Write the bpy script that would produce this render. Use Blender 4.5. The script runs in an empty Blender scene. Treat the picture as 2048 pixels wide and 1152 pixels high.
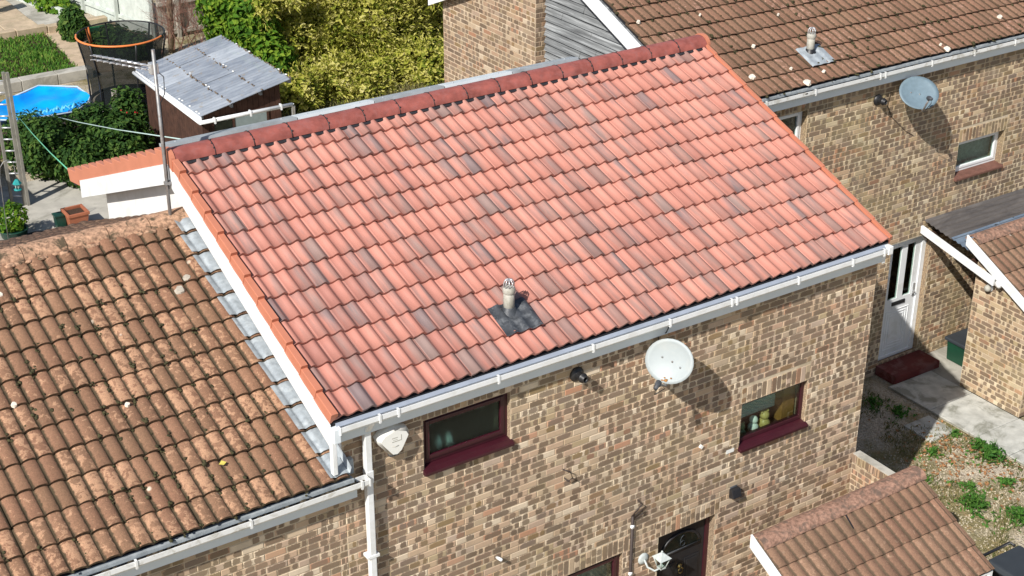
import bpy, math, random
from mathutils import Vector, Matrix, noise
random.seed(7)
scene = bpy.context.scene
COL = scene.collection
PI = math.pi

# ------------------------------------------------------------------ camera
FPX = 3100.6
cam_d = bpy.data.cameras.new('camera'); cam = bpy.data.objects.new('camera', cam_d); COL.objects.link(cam)
cam_d.sensor_width = 36.0; cam_d.lens = FPX / 2048 * 36; cam_d.clip_end = 400
YAW, PITCH, ROLL = -0.58806, 0.46336, 0.00204
CAMP = Vector((-5.447, -11.245, 12.765))
_f = Vector((-math.sin(YAW) * math.cos(PITCH), math.cos(YAW) * math.cos(PITCH), -math.sin(PITCH)))
_r = Vector((math.cos(YAW), math.sin(YAW), 0)); _u = _r.cross(_f)
_r, _u = math.cos(ROLL) * _r + math.sin(ROLL) * _u, -math.sin(ROLL) * _r + math.cos(ROLL) * _u
cam.matrix_world = Matrix(((_r.x, _u.x, -_f.x, CAMP.x), (_r.y, _u.y, -_f.y, CAMP.y), (_r.z, _u.z, -_f.z, CAMP.z), (0, 0, 0, 1)))
scene.camera = cam

# ------------------------------------------------------------------ sky, sun, exposure
SUN = Vector((2.0, 1.0, -1.93)).normalized()
w = bpy.data.worlds.new('World'); scene.world = w; w.use_nodes = True
wn = w.node_tree.nodes; bg = wn['Background']
sky = wn.new('ShaderNodeTexSky'); sky.sky_type = 'NISHITA'; sky.sun_disc = False
sky.sun_elevation = math.asin(-SUN.z); sky.sun_rotation = math.atan2(-SUN.x, -SUN.y) % (2 * PI)
w.node_tree.links.new(sky.outputs[0], bg.inputs[0]); bg.inputs[1].default_value = 0.082
sl = bpy.data.lights.new('sun', 'SUN'); sl.energy = 4.8; sl.angle = math.radians(0.53); sl.color = (1.0, 0.955, 0.89)
so = bpy.data.objects.new('sun', sl); COL.objects.link(so); so.rotation_euler = SUN.to_track_quat('-Z', 'Y').to_euler(); so.location = (-20, -10, 25)
vs = scene.view_settings; vs.view_transform = 'Standard'; vs.look = 'None'; vs.exposure = 0.30; vs.gamma = 1.0; vs.use_curve_mapping = False

# ------------------------------------------------------------------ material helpers
class NT:
    def __init__(s, name):
        s.m = bpy.data.materials.new(name); s.m.use_nodes = True; s.t = s.m.node_tree; s.n = s.t.nodes
        s.b = s.n['Principled BSDF']; s.out = s.n['Material Output']
        s.b.inputs['Specular IOR Level'].default_value = 0.35
    def L(s, a, b): s.t.links.new(a, b)
    def new(s, k, **kw):
        n = s.n.new(k)
        for a, v in kw.items(): setattr(n, a, v)
        return n
    def setv(s, inp, v):
        if hasattr(v, 'is_output') or isinstance(v, bpy.types.NodeSocket): s.L(v, inp)
        elif isinstance(v, (tuple, list)) and len(v) == 3 and inp.type == 'RGBA': inp.default_value = (*v, 1)
        else: inp.default_value = v
    def pos(s): return s.new('ShaderNodeNewGeometry').outputs['Position']
    def uv(s): return s.new('ShaderNodeUVMap').outputs[0]
    def attr(s, nm):
        a = s.new('ShaderNodeAttribute'); a.attribute_name = nm; return a
    def sep(s, v):
        n = s.new('ShaderNodeSeparateXYZ'); s.setv(n.inputs[0], v); return n.outputs
    def comb(s, x, y, z=0.0):
        n = s.new('ShaderNodeCombineXYZ')
        for i, v in enumerate((x, y, z)): s.setv(n.inputs[i], v)
        return n.outputs[0]
    def math(s, op, a, b=0.0, c=0.0, clamp=False):
        n = s.new('ShaderNodeMath', operation=op, use_clamp=clamp)
        for i, v in enumerate((a, b, c)): s.setv(n.inputs[i], v)
        return n.outputs[0]
    def noise(s, vec, scale, detail=2.0, rough=0.5, dist=0.0, color=False):
        n = s.new('ShaderNodeTexNoise'); s.setv(n.inputs['Vector'], vec)
        n.inputs['Scale'].default_value = scale; n.inputs['Detail'].default_value = detail
        n.inputs['Roughness'].default_value = rough; n.inputs['Distortion'].default_value = dist
        return n.outputs[1] if color else n.outputs[0]
    def vor(s, vec, scale, feature='F1', out=0):
        n = s.new('ShaderNodeTexVoronoi', feature=feature); s.setv(n.inputs['Vector'], vec); n.inputs['Scale'].default_value = scale
        return n.outputs[out]
    def ramp(s, fac, stops, interp='LINEAR'):
        n = s.new('ShaderNodeValToRGB'); s.setv(n.inputs[0], fac); cr = n.color_ramp; cr.interpolation = interp
        while len(cr.elements) < len(stops): cr.elements.new(0.5)
        for e, (p_, c) in zip(cr.elements, stops):
            e.position = p_; e.color = (c, c, c, 1) if isinstance(c, (int, float)) else (*c, 1)
        return n.outputs[0]
    def mix(s, fac, a, b, mode='MIX'):
        n = s.new('ShaderNodeMix', data_type='RGBA', blend_type=mode)
        s.setv(n.inputs[0], fac); s.setv(n.inputs[6], a); s.setv(n.inputs[7], b); return n.outputs[2]
    def scalev(s, v, sc):
        n = s.new('ShaderNodeVectorMath', operation='MULTIPLY'); s.setv(n.inputs[0], v); n.inputs[1].default_value = sc; return n.outputs[0]
    def bump(s, h, strength=0.4, dist=0.01):
        n = s.new('ShaderNodeBump'); s.setv(n.inputs['Height'], h); n.inputs['Strength'].default_value = strength
        n.inputs['Distance'].default_value = dist; s.L(n.outputs[0], s.b.inputs['Normal'])
    def fin(s, col, rough=0.8, **kw):
        s.setv(s.b.inputs['Base Color'], col); s.setv(s.b.inputs['Roughness'], rough)
        for k, v in kw.items(): s.setv(s.b.inputs[k.replace('_', ' ')], v)
        return s.m

def plain(name, col, rough=0.6, var=0.12, scale=6.0, bump=0.0, metal=0.0, dirt=None, spec=None):
    t = NT(name); p = t.pos(); n = t.noise(p, scale, 5, 0.6)
    lo = tuple(c * (1 - var) for c in col); hi = tuple(min(1, c * (1 + var)) for c in col)
    c = t.ramp(n, [(0.3, lo), (0.7, hi)])
    if dirt:
        d = t.ramp(t.noise(p, dirt[1], 6, 0.65, 0.5), [(0.50, 0.0), (0.62, dirt[2])]); c = t.mix(d, c, dirt[0])
    if bump: t.bump(t.noise(p, scale * 9, 4), bump, 0.004)
    if spec is not None: t.b.inputs['Specular IOR Level'].default_value = spec
    return t.fin(c, rough, Metallic=metal)

M = {}
def brick_mat(name, palemul=(1, 1, 1), stain=0.30):
    t = NT(name); uv = t.sep(t.uv()); r = t.attr('rnd'); d = t.attr('dk'); p = t.pos()
    rs = t.new('ShaderNodeSeparateColor'); t.L(r.outputs[0], rs.inputs[0])
    dsx = t.new('ShaderNodeSeparateColor'); t.L(d.outputs[0], dsx.inputs[0])
    nz = t.noise(p, 48, 3, 0.6); nz2 = t.noise(t.scalev(p, (1.0, 1.0, 1.0)), 61, 3, 0.6)
    u = t.math('ADD', uv[0], t.math('MULTIPLY', t.math('SUBTRACT', nz, 0.5), 0.20))
    v = t.math('ADD', uv[1], t.math('MULTIPLY', t.math('SUBTRACT', nz2, 0.5), 0.40))
    vv = t.math('POWER', t.math('ABSOLUTE', t.math('DIVIDE', t.math('SUBTRACT', v, 0.5), 0.555)), 6.0)
    def blob(c, wd):
        e = t.math('POWER', t.math('ABSOLUTE', t.math('DIVIDE', t.math('SUBTRACT', u, c), wd)), 4.0)
        return t.ramp(t.math('ADD', e, vv), [(0.55, 1.0), (0.95, 0.0)])
    m = t.math('MAXIMUM', blob(dsx.outputs[0], dsx.outputs[1]), blob(dsx.outputs[2], d.outputs['Alpha']))
    pale = t.ramp(rs.outputs[0], [(0.0, (.60, .48, .36)), (0.16, (.76, .67, .55)), (0.30, (.53, .41, .29)), (0.46, (.58, .45, .34)), (0.62, (.56, .41, .31)),
                                  (0.74, (.54, .44, .37)), (0.85, (.47, .39, .26)), (0.93, (.55, .35, .25)), (0.98, (.50, .27, .18)), (1.0, (.80, .72, .60))])
    dark = t.ramp(rs.outputs[1], [(0.0, (.150, .110, .080)), (0.25, (.225, .165, .120)), (0.45, (.175, .135, .102)), (0.65, (.265, .190, .140)),
                                  (0.82, (.22, .175, .145)), (0.92, (.25, .18, .09)), (1.0, (.31, .18, .125))])
    pale = t.mix(t.math('MULTIPLY', rs.outputs[2], 0.0), pale, pale)
    pale = t.mix(1.0, pale, palemul, 'MULTIPLY')
    c = t.mix(t.math('MULTIPLY', m, 0.90), pale, dark); c = t.mix(1.0, c, (1.07, 1.01, .93), 'MULTIPLY'); c = t.mix(1.0, c, t.ramp(t.noise(p, 0.55, 3, 0.55), [(.3, .80), (.7, 1.08)]), 'MULTIPLY')
    sp = t.noise(p, 210, 3, 0.7); c = t.mix(0.55, c, t.ramp(sp, [(0.25, 0.62), (0.75, 1.0)]), 'MULTIPLY')
    st = t.ramp(t.noise(p, 1.1, 4, 0.6, 0.4), [(0.5, 0.0), (0.72, stain)])
    c = t.mix(st, c, (.33, .28, .15), 'MIX')
    st2 = t.ramp(t.noise(t.scalev(p, (1, 1, .25)), 2.3, 4, 0.6), [(0.50, 0.0), (0.72, 0.38)])
    c = t.mix(st2, c, (.27, .215, .16))
    t.bump(t.math('ADD', t.math('MULTIPLY', sp, 0.6), t.math('MULTIPLY', nz, 0.6)), 0.5, 0.004)
    return t.fin(c, 0.92)
M['brick'] = brick_mat('brick_buff')
M['brick2'] = brick_mat('brick_buff_aged', (0.93, 0.93, 0.86), 0.6)
M['brick3'] = brick_mat('brick_gable', (0.77, 0.74, 0.71), 0.10)
M['mortar'] = plain('mortar', (.57, .475, .345), 0.95, 0.14, 9, 0.3, dirt=((.33, .26, .17), 2.0, 0.5))
t = NT('brick_plain'); bt = t.new('ShaderNodeTexBrick'); bt.inputs['Scale'].default_value = 4.4; bt.inputs['Color1'].default_value = (.4, .3, .21, 1); bt.inputs['Color2'].default_value = (.22, .16, .11, 1)
bt.inputs['Mortar'].default_value = (.5, .4, .28, 1); bt.inputs['Row Height'].default_value = .33; bt.inputs['Brick Width'].default_value = 1.0
_p = t.sep(t.pos()); t.L(t.comb(t.math('ADD', _p[0], _p[1]), _p[2]), bt.inputs['Vector']); M['brick_plain'] = t.fin(bt.outputs[0], .92)

def tile_new():
    t = NT('clay_tile_new'); uv = t.sep(t.uv()); r = t.attr('rnd'); p = t.pos(); rs = t.new('ShaderNodeSeparateColor'); t.L(r.outputs[0], rs.inputs[0])
    wi = t.math('FLOOR', t.math('MULTIPLY', uv[0], 1.999)); uu = t.math('FRACT', t.math('MULTIPLY', uv[0], 1.999))
    ra = t.math('FRACT', t.math('ADD', t.math('MULTIPLY', rs.outputs[2], 7.31), t.math('MULTIPLY', wi, 0.618)))
    rb = t.math('FRACT', t.math('ADD', t.math('MULTIPLY', rs.outputs[1], 5.17), t.math('MULTIPLY', wi, 0.377)))
    tone = t.math('ADD', t.math('MULTIPLY', rs.outputs[0], 0.72), t.math('MULTIPLY', ra, 0.28))
    base = t.ramp(tone, [(0.0, (.325, .140, .115)), (0.25, (.42, .178, .140)), (0.5, (.545, .230, .175)), (1.0, (.60, .272, .208))])
    sv = t.comb(t.math('ADD', t.math('MULTIPLY', uu, 1.5), t.math('MULTIPLY', ra, 57.0)), t.math('ADD', t.math('MULTIPLY', uv[1], 0.42), t.math('MULTIPLY', rb, 31.0)))
    n = t.noise(sv, 1.0, 3.0, 0.6)
    band = t.math('MULTIPLY', t.math('SUBTRACT', 1.0, t.math('ABSOLUTE', t.math('SUBTRACT', uu, 0.62))), 0.16)
    f = t.math('ADD', t.math('ADD', n, t.math('SUBTRACT', band, 0.12)), t.math('MULTIPLY', t.math('SUBTRACT', rb, 0.58), 0.36))
    f = t.math('ADD', f, t.math('MULTIPLY', t.math('SUBTRACT', r.outputs['Alpha'], 0.5), 0.22))
    k = t.ramp(f, [(0.42, 0.0), (0.70, 0.82)])
    sk = t.ramp(ra, [(0.0, (.205, .150, .140)), (0.35, (.285, .175, .150)), (0.6, (.25, .195, .178)), (0.8, (.135, .132, .145)), (1.0, (.30, .19, .165))])
    c = t.mix(k, base, sk)
    fine = t.noise(t.comb(t.math('MULTIPLY', uv[0], 14.0), t.math('ADD', t.math('MULTIPLY', uv[1], 1.5), t.math('MULTIPLY', rs.outputs[2], 20.0))), 1.0, 4, 0.6)
    c = t.mix(0.30, c, t.ramp(fine, [(0.3, 0.66), (0.7, 1.0)]), 'MULTIPLY')
    c = t.mix(0.35, c, t.ramp(t.noise(p, 120, 3, 0.6), [(0.3, 0.75), (0.7, 1.0)]), 'MULTIPLY')
    bl = t.ramp(t.noise(p, 14, 5, 0.7), [(0.66, 0.0), (0.78, 0.22)]); c = t.mix(bl, c, (.62, .42, .36))
    t.bump(t.noise(p, 300, 3), 0.15, 0.002)
    return t.fin(c, 0.62)
M['tile_new'] = tile_new()
def tile_old(name, base, lite, amt, mossy, red=(.36, .15, .10)):
    t = NT(name); uv = t.sep(t.uv()); r = t.attr('rnd'); p = t.pos(); rs = t.new('ShaderNodeSeparateColor'); t.L(r.outputs[0], rs.inputs[0])
    c = t.mix(rs.outputs[0], tuple(x * 0.86 for x in base), tuple(x * 1.1 for x in base))
    c = t.mix(t.math('MULTIPLY', rs.outputs[2], 0.28), c, red)
    off = t.comb(t.math('MULTIPLY', rs.outputs[1], 9.0), t.math('MULTIPLY', rs.outputs[2], 9.0), rs.outputs[0])
    va = t.new('ShaderNodeVectorMath', operation='ADD'); t.L(p, va.inputs[0]); t.L(off, va.inputs[1]); q = va.outputs[0]
    a = t.ramp(t.math('ADD', t.noise(q, 15, 6, 0.68, 0.4), t.math('MULTIPLY', t.math('SUBTRACT', r.outputs['Alpha'], 0.5), 0.22)), [(0.60 - amt, 0.0), (0.64 - amt, 0.9)])
    c = t.mix(a, c, lite)
    c = t.mix(0.75, c, t.ramp(t.noise(p, 95, 4, 0.75), [(0.30, 0.42), (0.70, 1.05)]), 'MULTIPLY')
    c = t.mix(0.6, c, t.ramp(t.noise(p, 38, 4, 0.7), [(0.3, 0.6), (0.7, 1.05)]), 'MULTIPLY')
    c = t.mix(t.ramp(t.noise(p, 40, 3, 0.6), [(0.62, 0.0), (0.75, 0.45)]), c, (.25, .21, .12))
    # moss lodged in the channels; along the laps it also paints in gap shade
    uu = t.math('FRACT', t.math('MULTIPLY', uv[0], 2.0)); g = t.math('ABSOLUTE', t.math('SUBTRACT', uu, 0.5))
    gm = t.ramp(t.math('ADD', g, t.math('MULTIPLY', t.math('SUBTRACT', t.noise(q, 22, 4, 0.7), 0.5), 0.28)), [(0.345, 0.0), (0.44, 0.95)])
    c = t.mix(gm, c, mossy)
    edge = t.math('MULTIPLY', t.math('LESS_THAN', uv[1], 0.004), t.ramp(t.noise(q, 30, 3), [(.35, .55), (.6, .95)])); c = t.mix(edge, c, mossy)  # lap edges darkened in the moss colour, as shaded gaps
    spots = t.ramp(t.noise(q, 26, 3, 0.6), [(0.70, 0.0), (0.735, 0.9)])
    hi = t.ramp(uv[1], [(0.35, 0.25), (0.8, 1.0)])
    c = t.mix(t.math('MULTIPLY', spots, hi), c, tuple(x * 0.7 for x in mossy))
    wl = t.ramp(t.vor(q, 2.6), [(0.055, 0.8), (0.085, 0.0)]); wl = t.math('MULTIPLY', wl, t.ramp(t.noise(q, 3.0, 2), [(0.5, 0.0), (0.6, 1.0)]))
    c = t.mix(wl, c, (.72, .62, .50))
    t.bump(t.math('ADD', t.noise(p, 70, 5, 0.7), t.math('MULTIPLY', gm, 0.5)), 0.7, 0.008)
    return t.fin(c, 0.95)
M['tile_left'] = tile_old('clay_tile_mossy', (.36, .203, .122), (.64, .37, .225), 0.060, (.060, .046, .026))
M['tile_right'] = tile_old('clay_tile_brown', (.41, .235, .150), (.64, .37, .27), -0.01, (.075, .050, .030))
M['tile_store'] = tile_old('clay_tile_store', (.37, .225, .145), (.52, .32, .215), -0.03, (.10, .07, .045))
M['ridge_new'] = plain('ridge_tile_red', (.30, .090, .072), 0.5, 0.3, 7, 0.1, dirt=((.30, .13, .12), 12, 0.35))
M['ridge_old'] = plain('ridge_tile_lichen', (.42, .255, .165), 0.95, 0.55, 26, 0.8, dirt=((.085, .066, .04), 9, 0.95))
M['ridge_store'] = plain('ridge_tile_store', (.30, .175, .125), 0.95, 0.5, 24, 0.7, dirt=((.13, .095, .075), 9, 0.8))
M['verge'] = plain('verge_cap_orange', (.52, .195, .118), 0.5, 0.07, 4)
M['white'] = plain('white_upvc', (.78, .80, .81), 0.4, 0.04, 3, spec=.5, dirt=((.60, .60, .56), 5.0, 0.4))
M['white_dirty'] = plain('white_upvc_weathered', (.74, .75, .74), 0.5, 0.06, 5, dirt=((.42, .40, .34), 8, 0.6))
M['render_white'] = plain('white_board', (.78, .78, .76), 0.6, 0.05, 4, dirt=((.62, .61, .56), 2.5, 0.4))
M['fascia'] = plain('fascia_board', (.70, .76, .80), 0.45, 0.03, 3)
M['lead'] = plain('lead_sheet', (.31, .345, .37), 0.5, 0.2, 14, 0.6, dirt=((.46, .50, .52), 6, 0.7))
M['lead_dark'] = plain('lead_slate_dark', (.055, .06, .068), 0.45, 0.35, 12, 0.5, dirt=((.2, .21, .22), 10, 0.5))
M['alu'] = plain('aluminium', (.62, .63, .64), 0.4, 0.1, 8, metal=0.6)
M['steel'] = plain('galvanised_steel', (.30, .30, .30), 0.5, 0.2, 10, metal=0.5, dirt=((.2, .13, .09), 8, 0.5))
M['black'] = plain('black_plastic', (.018, .018, .02), 0.45, 0.2, 8, spec=.5)
M['black_felt'] = plain('black_felt', (.02, .02, .025), 0.9, 0.3, 20)
M['maroon'] = plain('maroon_upvc', (.045, .008, .014), 0.35, 0.12, 4, spec=.5)
M['step_red'] = plain('red_step_paint', (.12, .022, .020), 0.75, 0.2, 5, 0.3, dirt=((.25, .13, .12), 4, 0.5))
M['sill_brown'] = plain('brown_tile_sill', (.16, .075, .055), .7, .2, 12)
M['tray'] = plain('eaves_tray_blue_grey', (.30, .34, .41), .6, .1, 5)
M['pipe_grey'] = plain('pipe_grey', (.42, .41, .36), 0.6, 0.1, 9, dirt=((.25, .23, .18), 9, 0.5))
M['dish_white'] = plain('dish_white', (.36, .40, .41), 0.5, 0.04, 5, dirt=((.42, .44, .43), 4.5, 0.5))
M['dish_grey'] = plain('dish_grey', (.15, .21, .25), 0.5, 0.10, 14)
M['rust'] = plain('rust', (.34, .16, .05), 0.9, 0.3, 30)
t = NT('weathered_timber'); p_ = t.pos(); c = t.ramp(t.noise(t.scalev(p_, (1, .35, 9)), 3.2, 5, .65, .3), [(.3, (.075, .078, .082)), (.5, (.19, .20, .205)), (.72, (.42, .44, .45))]); M['wood_grey'] = t.fin(c, .9)
M['wood_ladder'] = plain('grey_ladder_timber', (.22, .21, .18), 0.85, 0.2, 7, 0.3)
M['wood_dark'] = plain('dark_brown_timber', (.060, .028, .018), 0.85, 0.35, 6, 0.4)
M['wood_fence'] = plain('fence_timber', (.36, .33, .28), 0.95, 0.25, 5, 0.4, dirt=((.2, .19, .16), 3, 0.6))
M['wood_fence_pale_lit'] = plain('fence_timber_pale_lit', (.50, .54, .50), 0.95, 0.15, 5, 0.4)  # paler fence timber with the sun on the boards painted in
M['wood_inside'] = plain('varnished_pine', (.30, .14, .04), 0.5, 0.15, 7)
M['blind'] = plain('blind_slats', (.60, .66, .62), 0.7, 0.06, 7)
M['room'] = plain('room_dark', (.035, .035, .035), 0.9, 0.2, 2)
M['curtain'] = plain('net_curtain', (.22, .26, .26), 0.9, 0.3, 16)
M['concrete'] = plain('concrete', (.42, .40, .35), 0.95, 0.15, 3, 0.4, dirt=((.24, .23, .19), 1.6, 0.75))
M['slab'] = plain('paving_slab', (.46, .46, .42), 0.95, 0.2, 6, 0.35, dirt=((.22, .22, .18), 2.6, 0.85))
M['stone'] = plain('sandstone_paving', (.46, .36, .25), 0.95, 0.22, 2.4, 0.4, dirt=((.28, .24, .15), 1.8, 0.6))
M['sand'] = plain('sandy_soil', (.48, .37, .26), 0.95, 0.2, 3, 0.5, dirt=((.30, .25, .15), 2, 0.6))
M['green_bin'] = plain('green_plastic', (.010, .055, .030), 0.45, 0.15, 4)
M['grey_lid'] = plain('dark_grey_plastic', (.035, .042, .05), 0.5, 0.15, 4)
M['green_pot'] = plain('green_glazed_pot', (.012, .05, .035), 0.3, 0.2, 6)
M['terracotta'] = plain('terracotta_plastic', (.36, .125, .065), 0.6, 0.12, 6)
M['soil'] = plain('soil', (.055, .03, .018), 0.95, 0.5, 40, 0.6)
M['orange'] = plain('orange_padding', (.75, .22, .06), 0.45, 0.1, 5)
M['teal'] = plain('teal_paint', (.02, .26, .26), 0.5, 0.2, 9)
M['line'] = plain('washing_line', (.14, .48, .30), 0.5, 0.1, 5)
M['line_white'] = plain('washing_line_white', (.42, .55, .52), 0.5, 0.1, 5)
M['bark'] = plain('bark', (.20, .15, .10), 0.95, 0.4, 12, 0.7)
M['twig'] = plain('red_brown_twig', (.22, .115, .085), 0.9, 0.35, 9)
M['ceramic_w'] = plain('white_ceramic', (.82, .82, .78), 0.2, 0.03, 4)
M['ceramic_y'] = plain('straw_ceramic', (.50, .37, .13), 0.4, 0.2, 22)
M['ceramic_g'] = plain('sage_ceramic', (.20, .23, .13), 0.4, 0.25, 22)
M['brass'] = plain('brass', (.5, .38, .15), 0.3, 0.1, 6, metal=0.9)
M['panel_grey'] = plain('panel_frame_grey', (.34, .37, .39), 0.45, 0.14, 5, dirt=((.22, .23, .23), 3, 0.5))
M['panel_pale'] = plain('panel_frame_pale', (.60, .65, .68), 0.4, 0.08, 5)
M['solar'] = plain('solar_cell', (.012, .016, .035), 0.15, 0.2, 5, spec=.6)
M['leafmat'] = plain('fallen_leaf', (.30, .15, .065), 0.9, 0.4, 17)
M['pebble'] = plain('pebble', (.46, .40, .30), 0.9, 0.25, 23)
M['cable'] = plain('brown_cable', (.055, .04, .035), 0.6, 0.2, 9)
M['gutter_muck'] = plain('gutter_silt', (.055, .045, .030), 0.95, 0.6, 30, 0.7)
M['slat_dark'] = plain('dark_slat_timber', (.13, .095, .075), 0.9, 0.25, 7, 0.3)
M['pool_blue'] = None
t = NT('pool_liner'); c = t.ramp(t.noise(t.pos(), 2.2, 3, 0.5, 0.6), [(0.3, (.0, .25, .80)), (0.7, (.0, .40, .92))]); t.b.inputs['Specular IOR Level'].default_value = .5; M['pool_blue'] = t.fin(c, .3)

def glass(name, tint=(1, 1, 1), rough=0.0, boost=1.0):
    t = NT(name); t.n.remove(t.b)
    tr = t.new('ShaderNodeBsdfTransparent'); tr.inputs[0].default_value = (*tint, 1)
    gl = t.new('ShaderNodeBsdfGlossy'); gl.inputs['Roughness'].default_value = rough; gl.inputs[0].default_value = (1, 1, 1, 1)
    lw = t.new('ShaderNodeLayerWeight'); lw.inputs[0].default_value = .5; fz = t.math('ADD', .04, t.math('MULTIPLY', t.math('POWER', lw.outputs['Facing'], 5.0), .9))
    mx = t.new('ShaderNodeMixShader'); t.L(t.math('MULTIPLY', fz, boost), mx.inputs[0]); t.L(tr.outputs[0], mx.inputs[1]); t.L(gl.outputs[0], mx.inputs[2]); t.L(mx.outputs[0], t.out.inputs[0])
    return t.m
M['glass'] = glass('window_glass', (.80, .88, .84))
t = NT('frosted_glass'); t.fin((.55, .78, .72), 0.33, Transmission_Weight=1.0, IOR=1.3); M['frosted'] = t.m
# clear corrugated sheet
t = NT('corrugated_clear_sheet'); p_ = t.pos()
c = t.ramp(t.math('ADD', t.math('MULTIPLY', t.noise(t.scalev(p_, (1, 4, 1)), 2.0, 5, 0.6, 0.5), .75), t.math('MULTIPLY', t.attr('rnd').outputs['Fac'], .3)), [(0.3, (.19, .22, .27)), (0.75, (.42, .46, .51))]); c = t.mix(t.ramp(t.noise(p_, 7, 5, .7), [(.58, 0.), (.7, .6)]), c, (.30, .25, .18))
M['sheet'] = t.fin(c, 0.25, Alpha=0.86); t.b.inputs['Specular IOR Level'].default_value = .6
t = NT('corrugated_dirty_sheet'); p_ = t.pos(); s_ = t.sep(p_)
c = t.ramp(t.noise(t.scalev(p_, (.25, 1, 1)), 4.0, 5, 0.7, 0.5), [(0.3, (.060, .056, .056)), (0.7, (.165, .15, .14))])
c = t.mix(t.ramp(t.math('ADD', s_[1], t.math('MULTIPLY', t.noise(p_, 2.), .3)), [(0.0, 0.), (1., 0.)]), c, (.1, .15, .22))
M['sheet_dirty'] = t.fin(c, 0.6)
t = NT('corrugated_blue_sheet'); p_ = t.pos()
c = t.ramp(t.noise(t.scalev(p_, (.4, 1, 1)), 5.0, 5, 0.7, 0.5), [(0.3, (.10, .135, .19)), (0.7, (.19, .25, .32))]); c = t.mix(t.ramp(t.noise(t.scalev(p_, (.6, 1, 1)), 9, 3, .6), [(.6, 0.), (.66, .9)]), c, (.025, .022, .02))
M['sheet_blue'] = t.fin(c, 0.5)
# mesh netting
t = NT('trampoline_net'); t.n.remove(t.b); df = t.new('ShaderNodeBsdfDiffuse'); df.inputs[0].default_value = (.018, .022, .022, 1); tr = t.new('ShaderNodeBsdfTransparent'); mx = t.new('ShaderNodeMixShader'); mx.inputs[0].default_value = .68
t.L(tr.outputs[0], mx.inputs[1]); t.L(df.outputs[0], mx.inputs[2]); t.L(mx.outputs[0], t.out.inputs[0]); M['net'] = t.m

def leaf_mat(name, stops, trans=0.35):
    t = NT(name); r = t.attr('rnd'); rs = t.new('ShaderNodeSeparateColor'); t.L(r.outputs[0], rs.inputs[0])
    f = t.math('ADD', t.math('MULTIPLY', rs.outputs[0], 0.50), t.math('MULTIPLY', t.noise(t.pos(), 0.9, 3, 0.6), 0.55))
    f = t.math('ADD', f, t.math('MULTIPLY', t.noise(t.pos(), 3.6, 2, 0.6), 0.45)); f = t.math('SUBTRACT', f, 0.24)
    c = t.ramp(f, stops); t.fin(c, 0.75); t.b.inputs['Specular IOR Level'].default_value = .25
    tl = t.new('ShaderNodeBsdfTranslucent'); t.L(c, tl.inputs[0]); mx = t.new('ShaderNodeMixShader'); mx.inputs[0].default_value = trans
    t.L(t.b.outputs[0], mx.inputs[1]); t.L(tl.outputs[0], mx.inputs[2]); t.L(mx.outputs[0], t.out.inputs[0]); return t.m
M['leaf_gold'] = leaf_mat('golden_conifer_leaf', [(0.04, (.035, .065, .010)), (0.24, (.15, .20, .02)), (0.44, (.38, .39, .05)), (0.66, (.60, .56, .15)), (0.9, (.74, .68, .32))])
M['leaf_bright'] = leaf_mat('bright_green_leaf', [(0.1, (.02, .07, .008)), (0.45, (.08, .19, .012)), (0.8, (.24, .34, .03))])
M['leaf_dark'] = leaf_mat('dark_green_leaf', [(0.1, (.012, .036, .009)), (0.42, (.03, .082, .014)), (0.7, (.085, .165, .028)), (0.95, (.18, .22, .05))])
M['leaf_weed'] = leaf_mat('weed_leaf', [(0.1, (.03, .10, .02)), (0.5, (.07, .20, .03)), (0.9, (.15, .27, .05))])
M['grass'] = leaf_mat('grass_blade', [(0.1, (.03, .10, .015)), (0.42, (.085, .22, .025)), (0.7, (.18, .30, .045)), (0.95, (.42, .36, .13))])
M['grass_dry'] = leaf_mat('dry_grass', [(0.1, (.06, .085, .025)), (0.45, (.15, .16, .05)), (0.7, (.28, .24, .11)), (0.95, (.42, .33, .18))])
M['flower'] = plain('red_flower', (.42, .02, .02), 0.7, 0.3, 20)
# ground, gravel
t = NT('gravel_and_soil'); p_ = t.pos(); v1 = t.vor(p_, 34); v2 = t.new('ShaderNodeTexVoronoi'); t.L(p_, v2.inputs[0]); v2.inputs['Scale'].default_value = 34
st = t.ramp(v2.outputs[1], [(0.0, (.36, .30, .22)), (0.3, (.50, .43, .33)), (0.6, (.57, .50, .40)), (1.0, (.42, .35, .26))])
st = t.mix(t.ramp(v1, [(0.3, 0.), (0.8, .6)]), st, (.20, .16, .11))
org = t.ramp(t.noise(p_, 0.9, 5, .65, .3), [(.44, 0.), (.60, .9)]); st = t.mix(org, st, t.ramp(t.noise(p_, 9, 5, .7), [(.3, (.12, .105, .04)), (.55, (.20, .17, .07)), (.75, (.33, .19, .08))]))
t.bump(v1, .8, .02); M['gravel'] = t.fin(st, .95)

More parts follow.
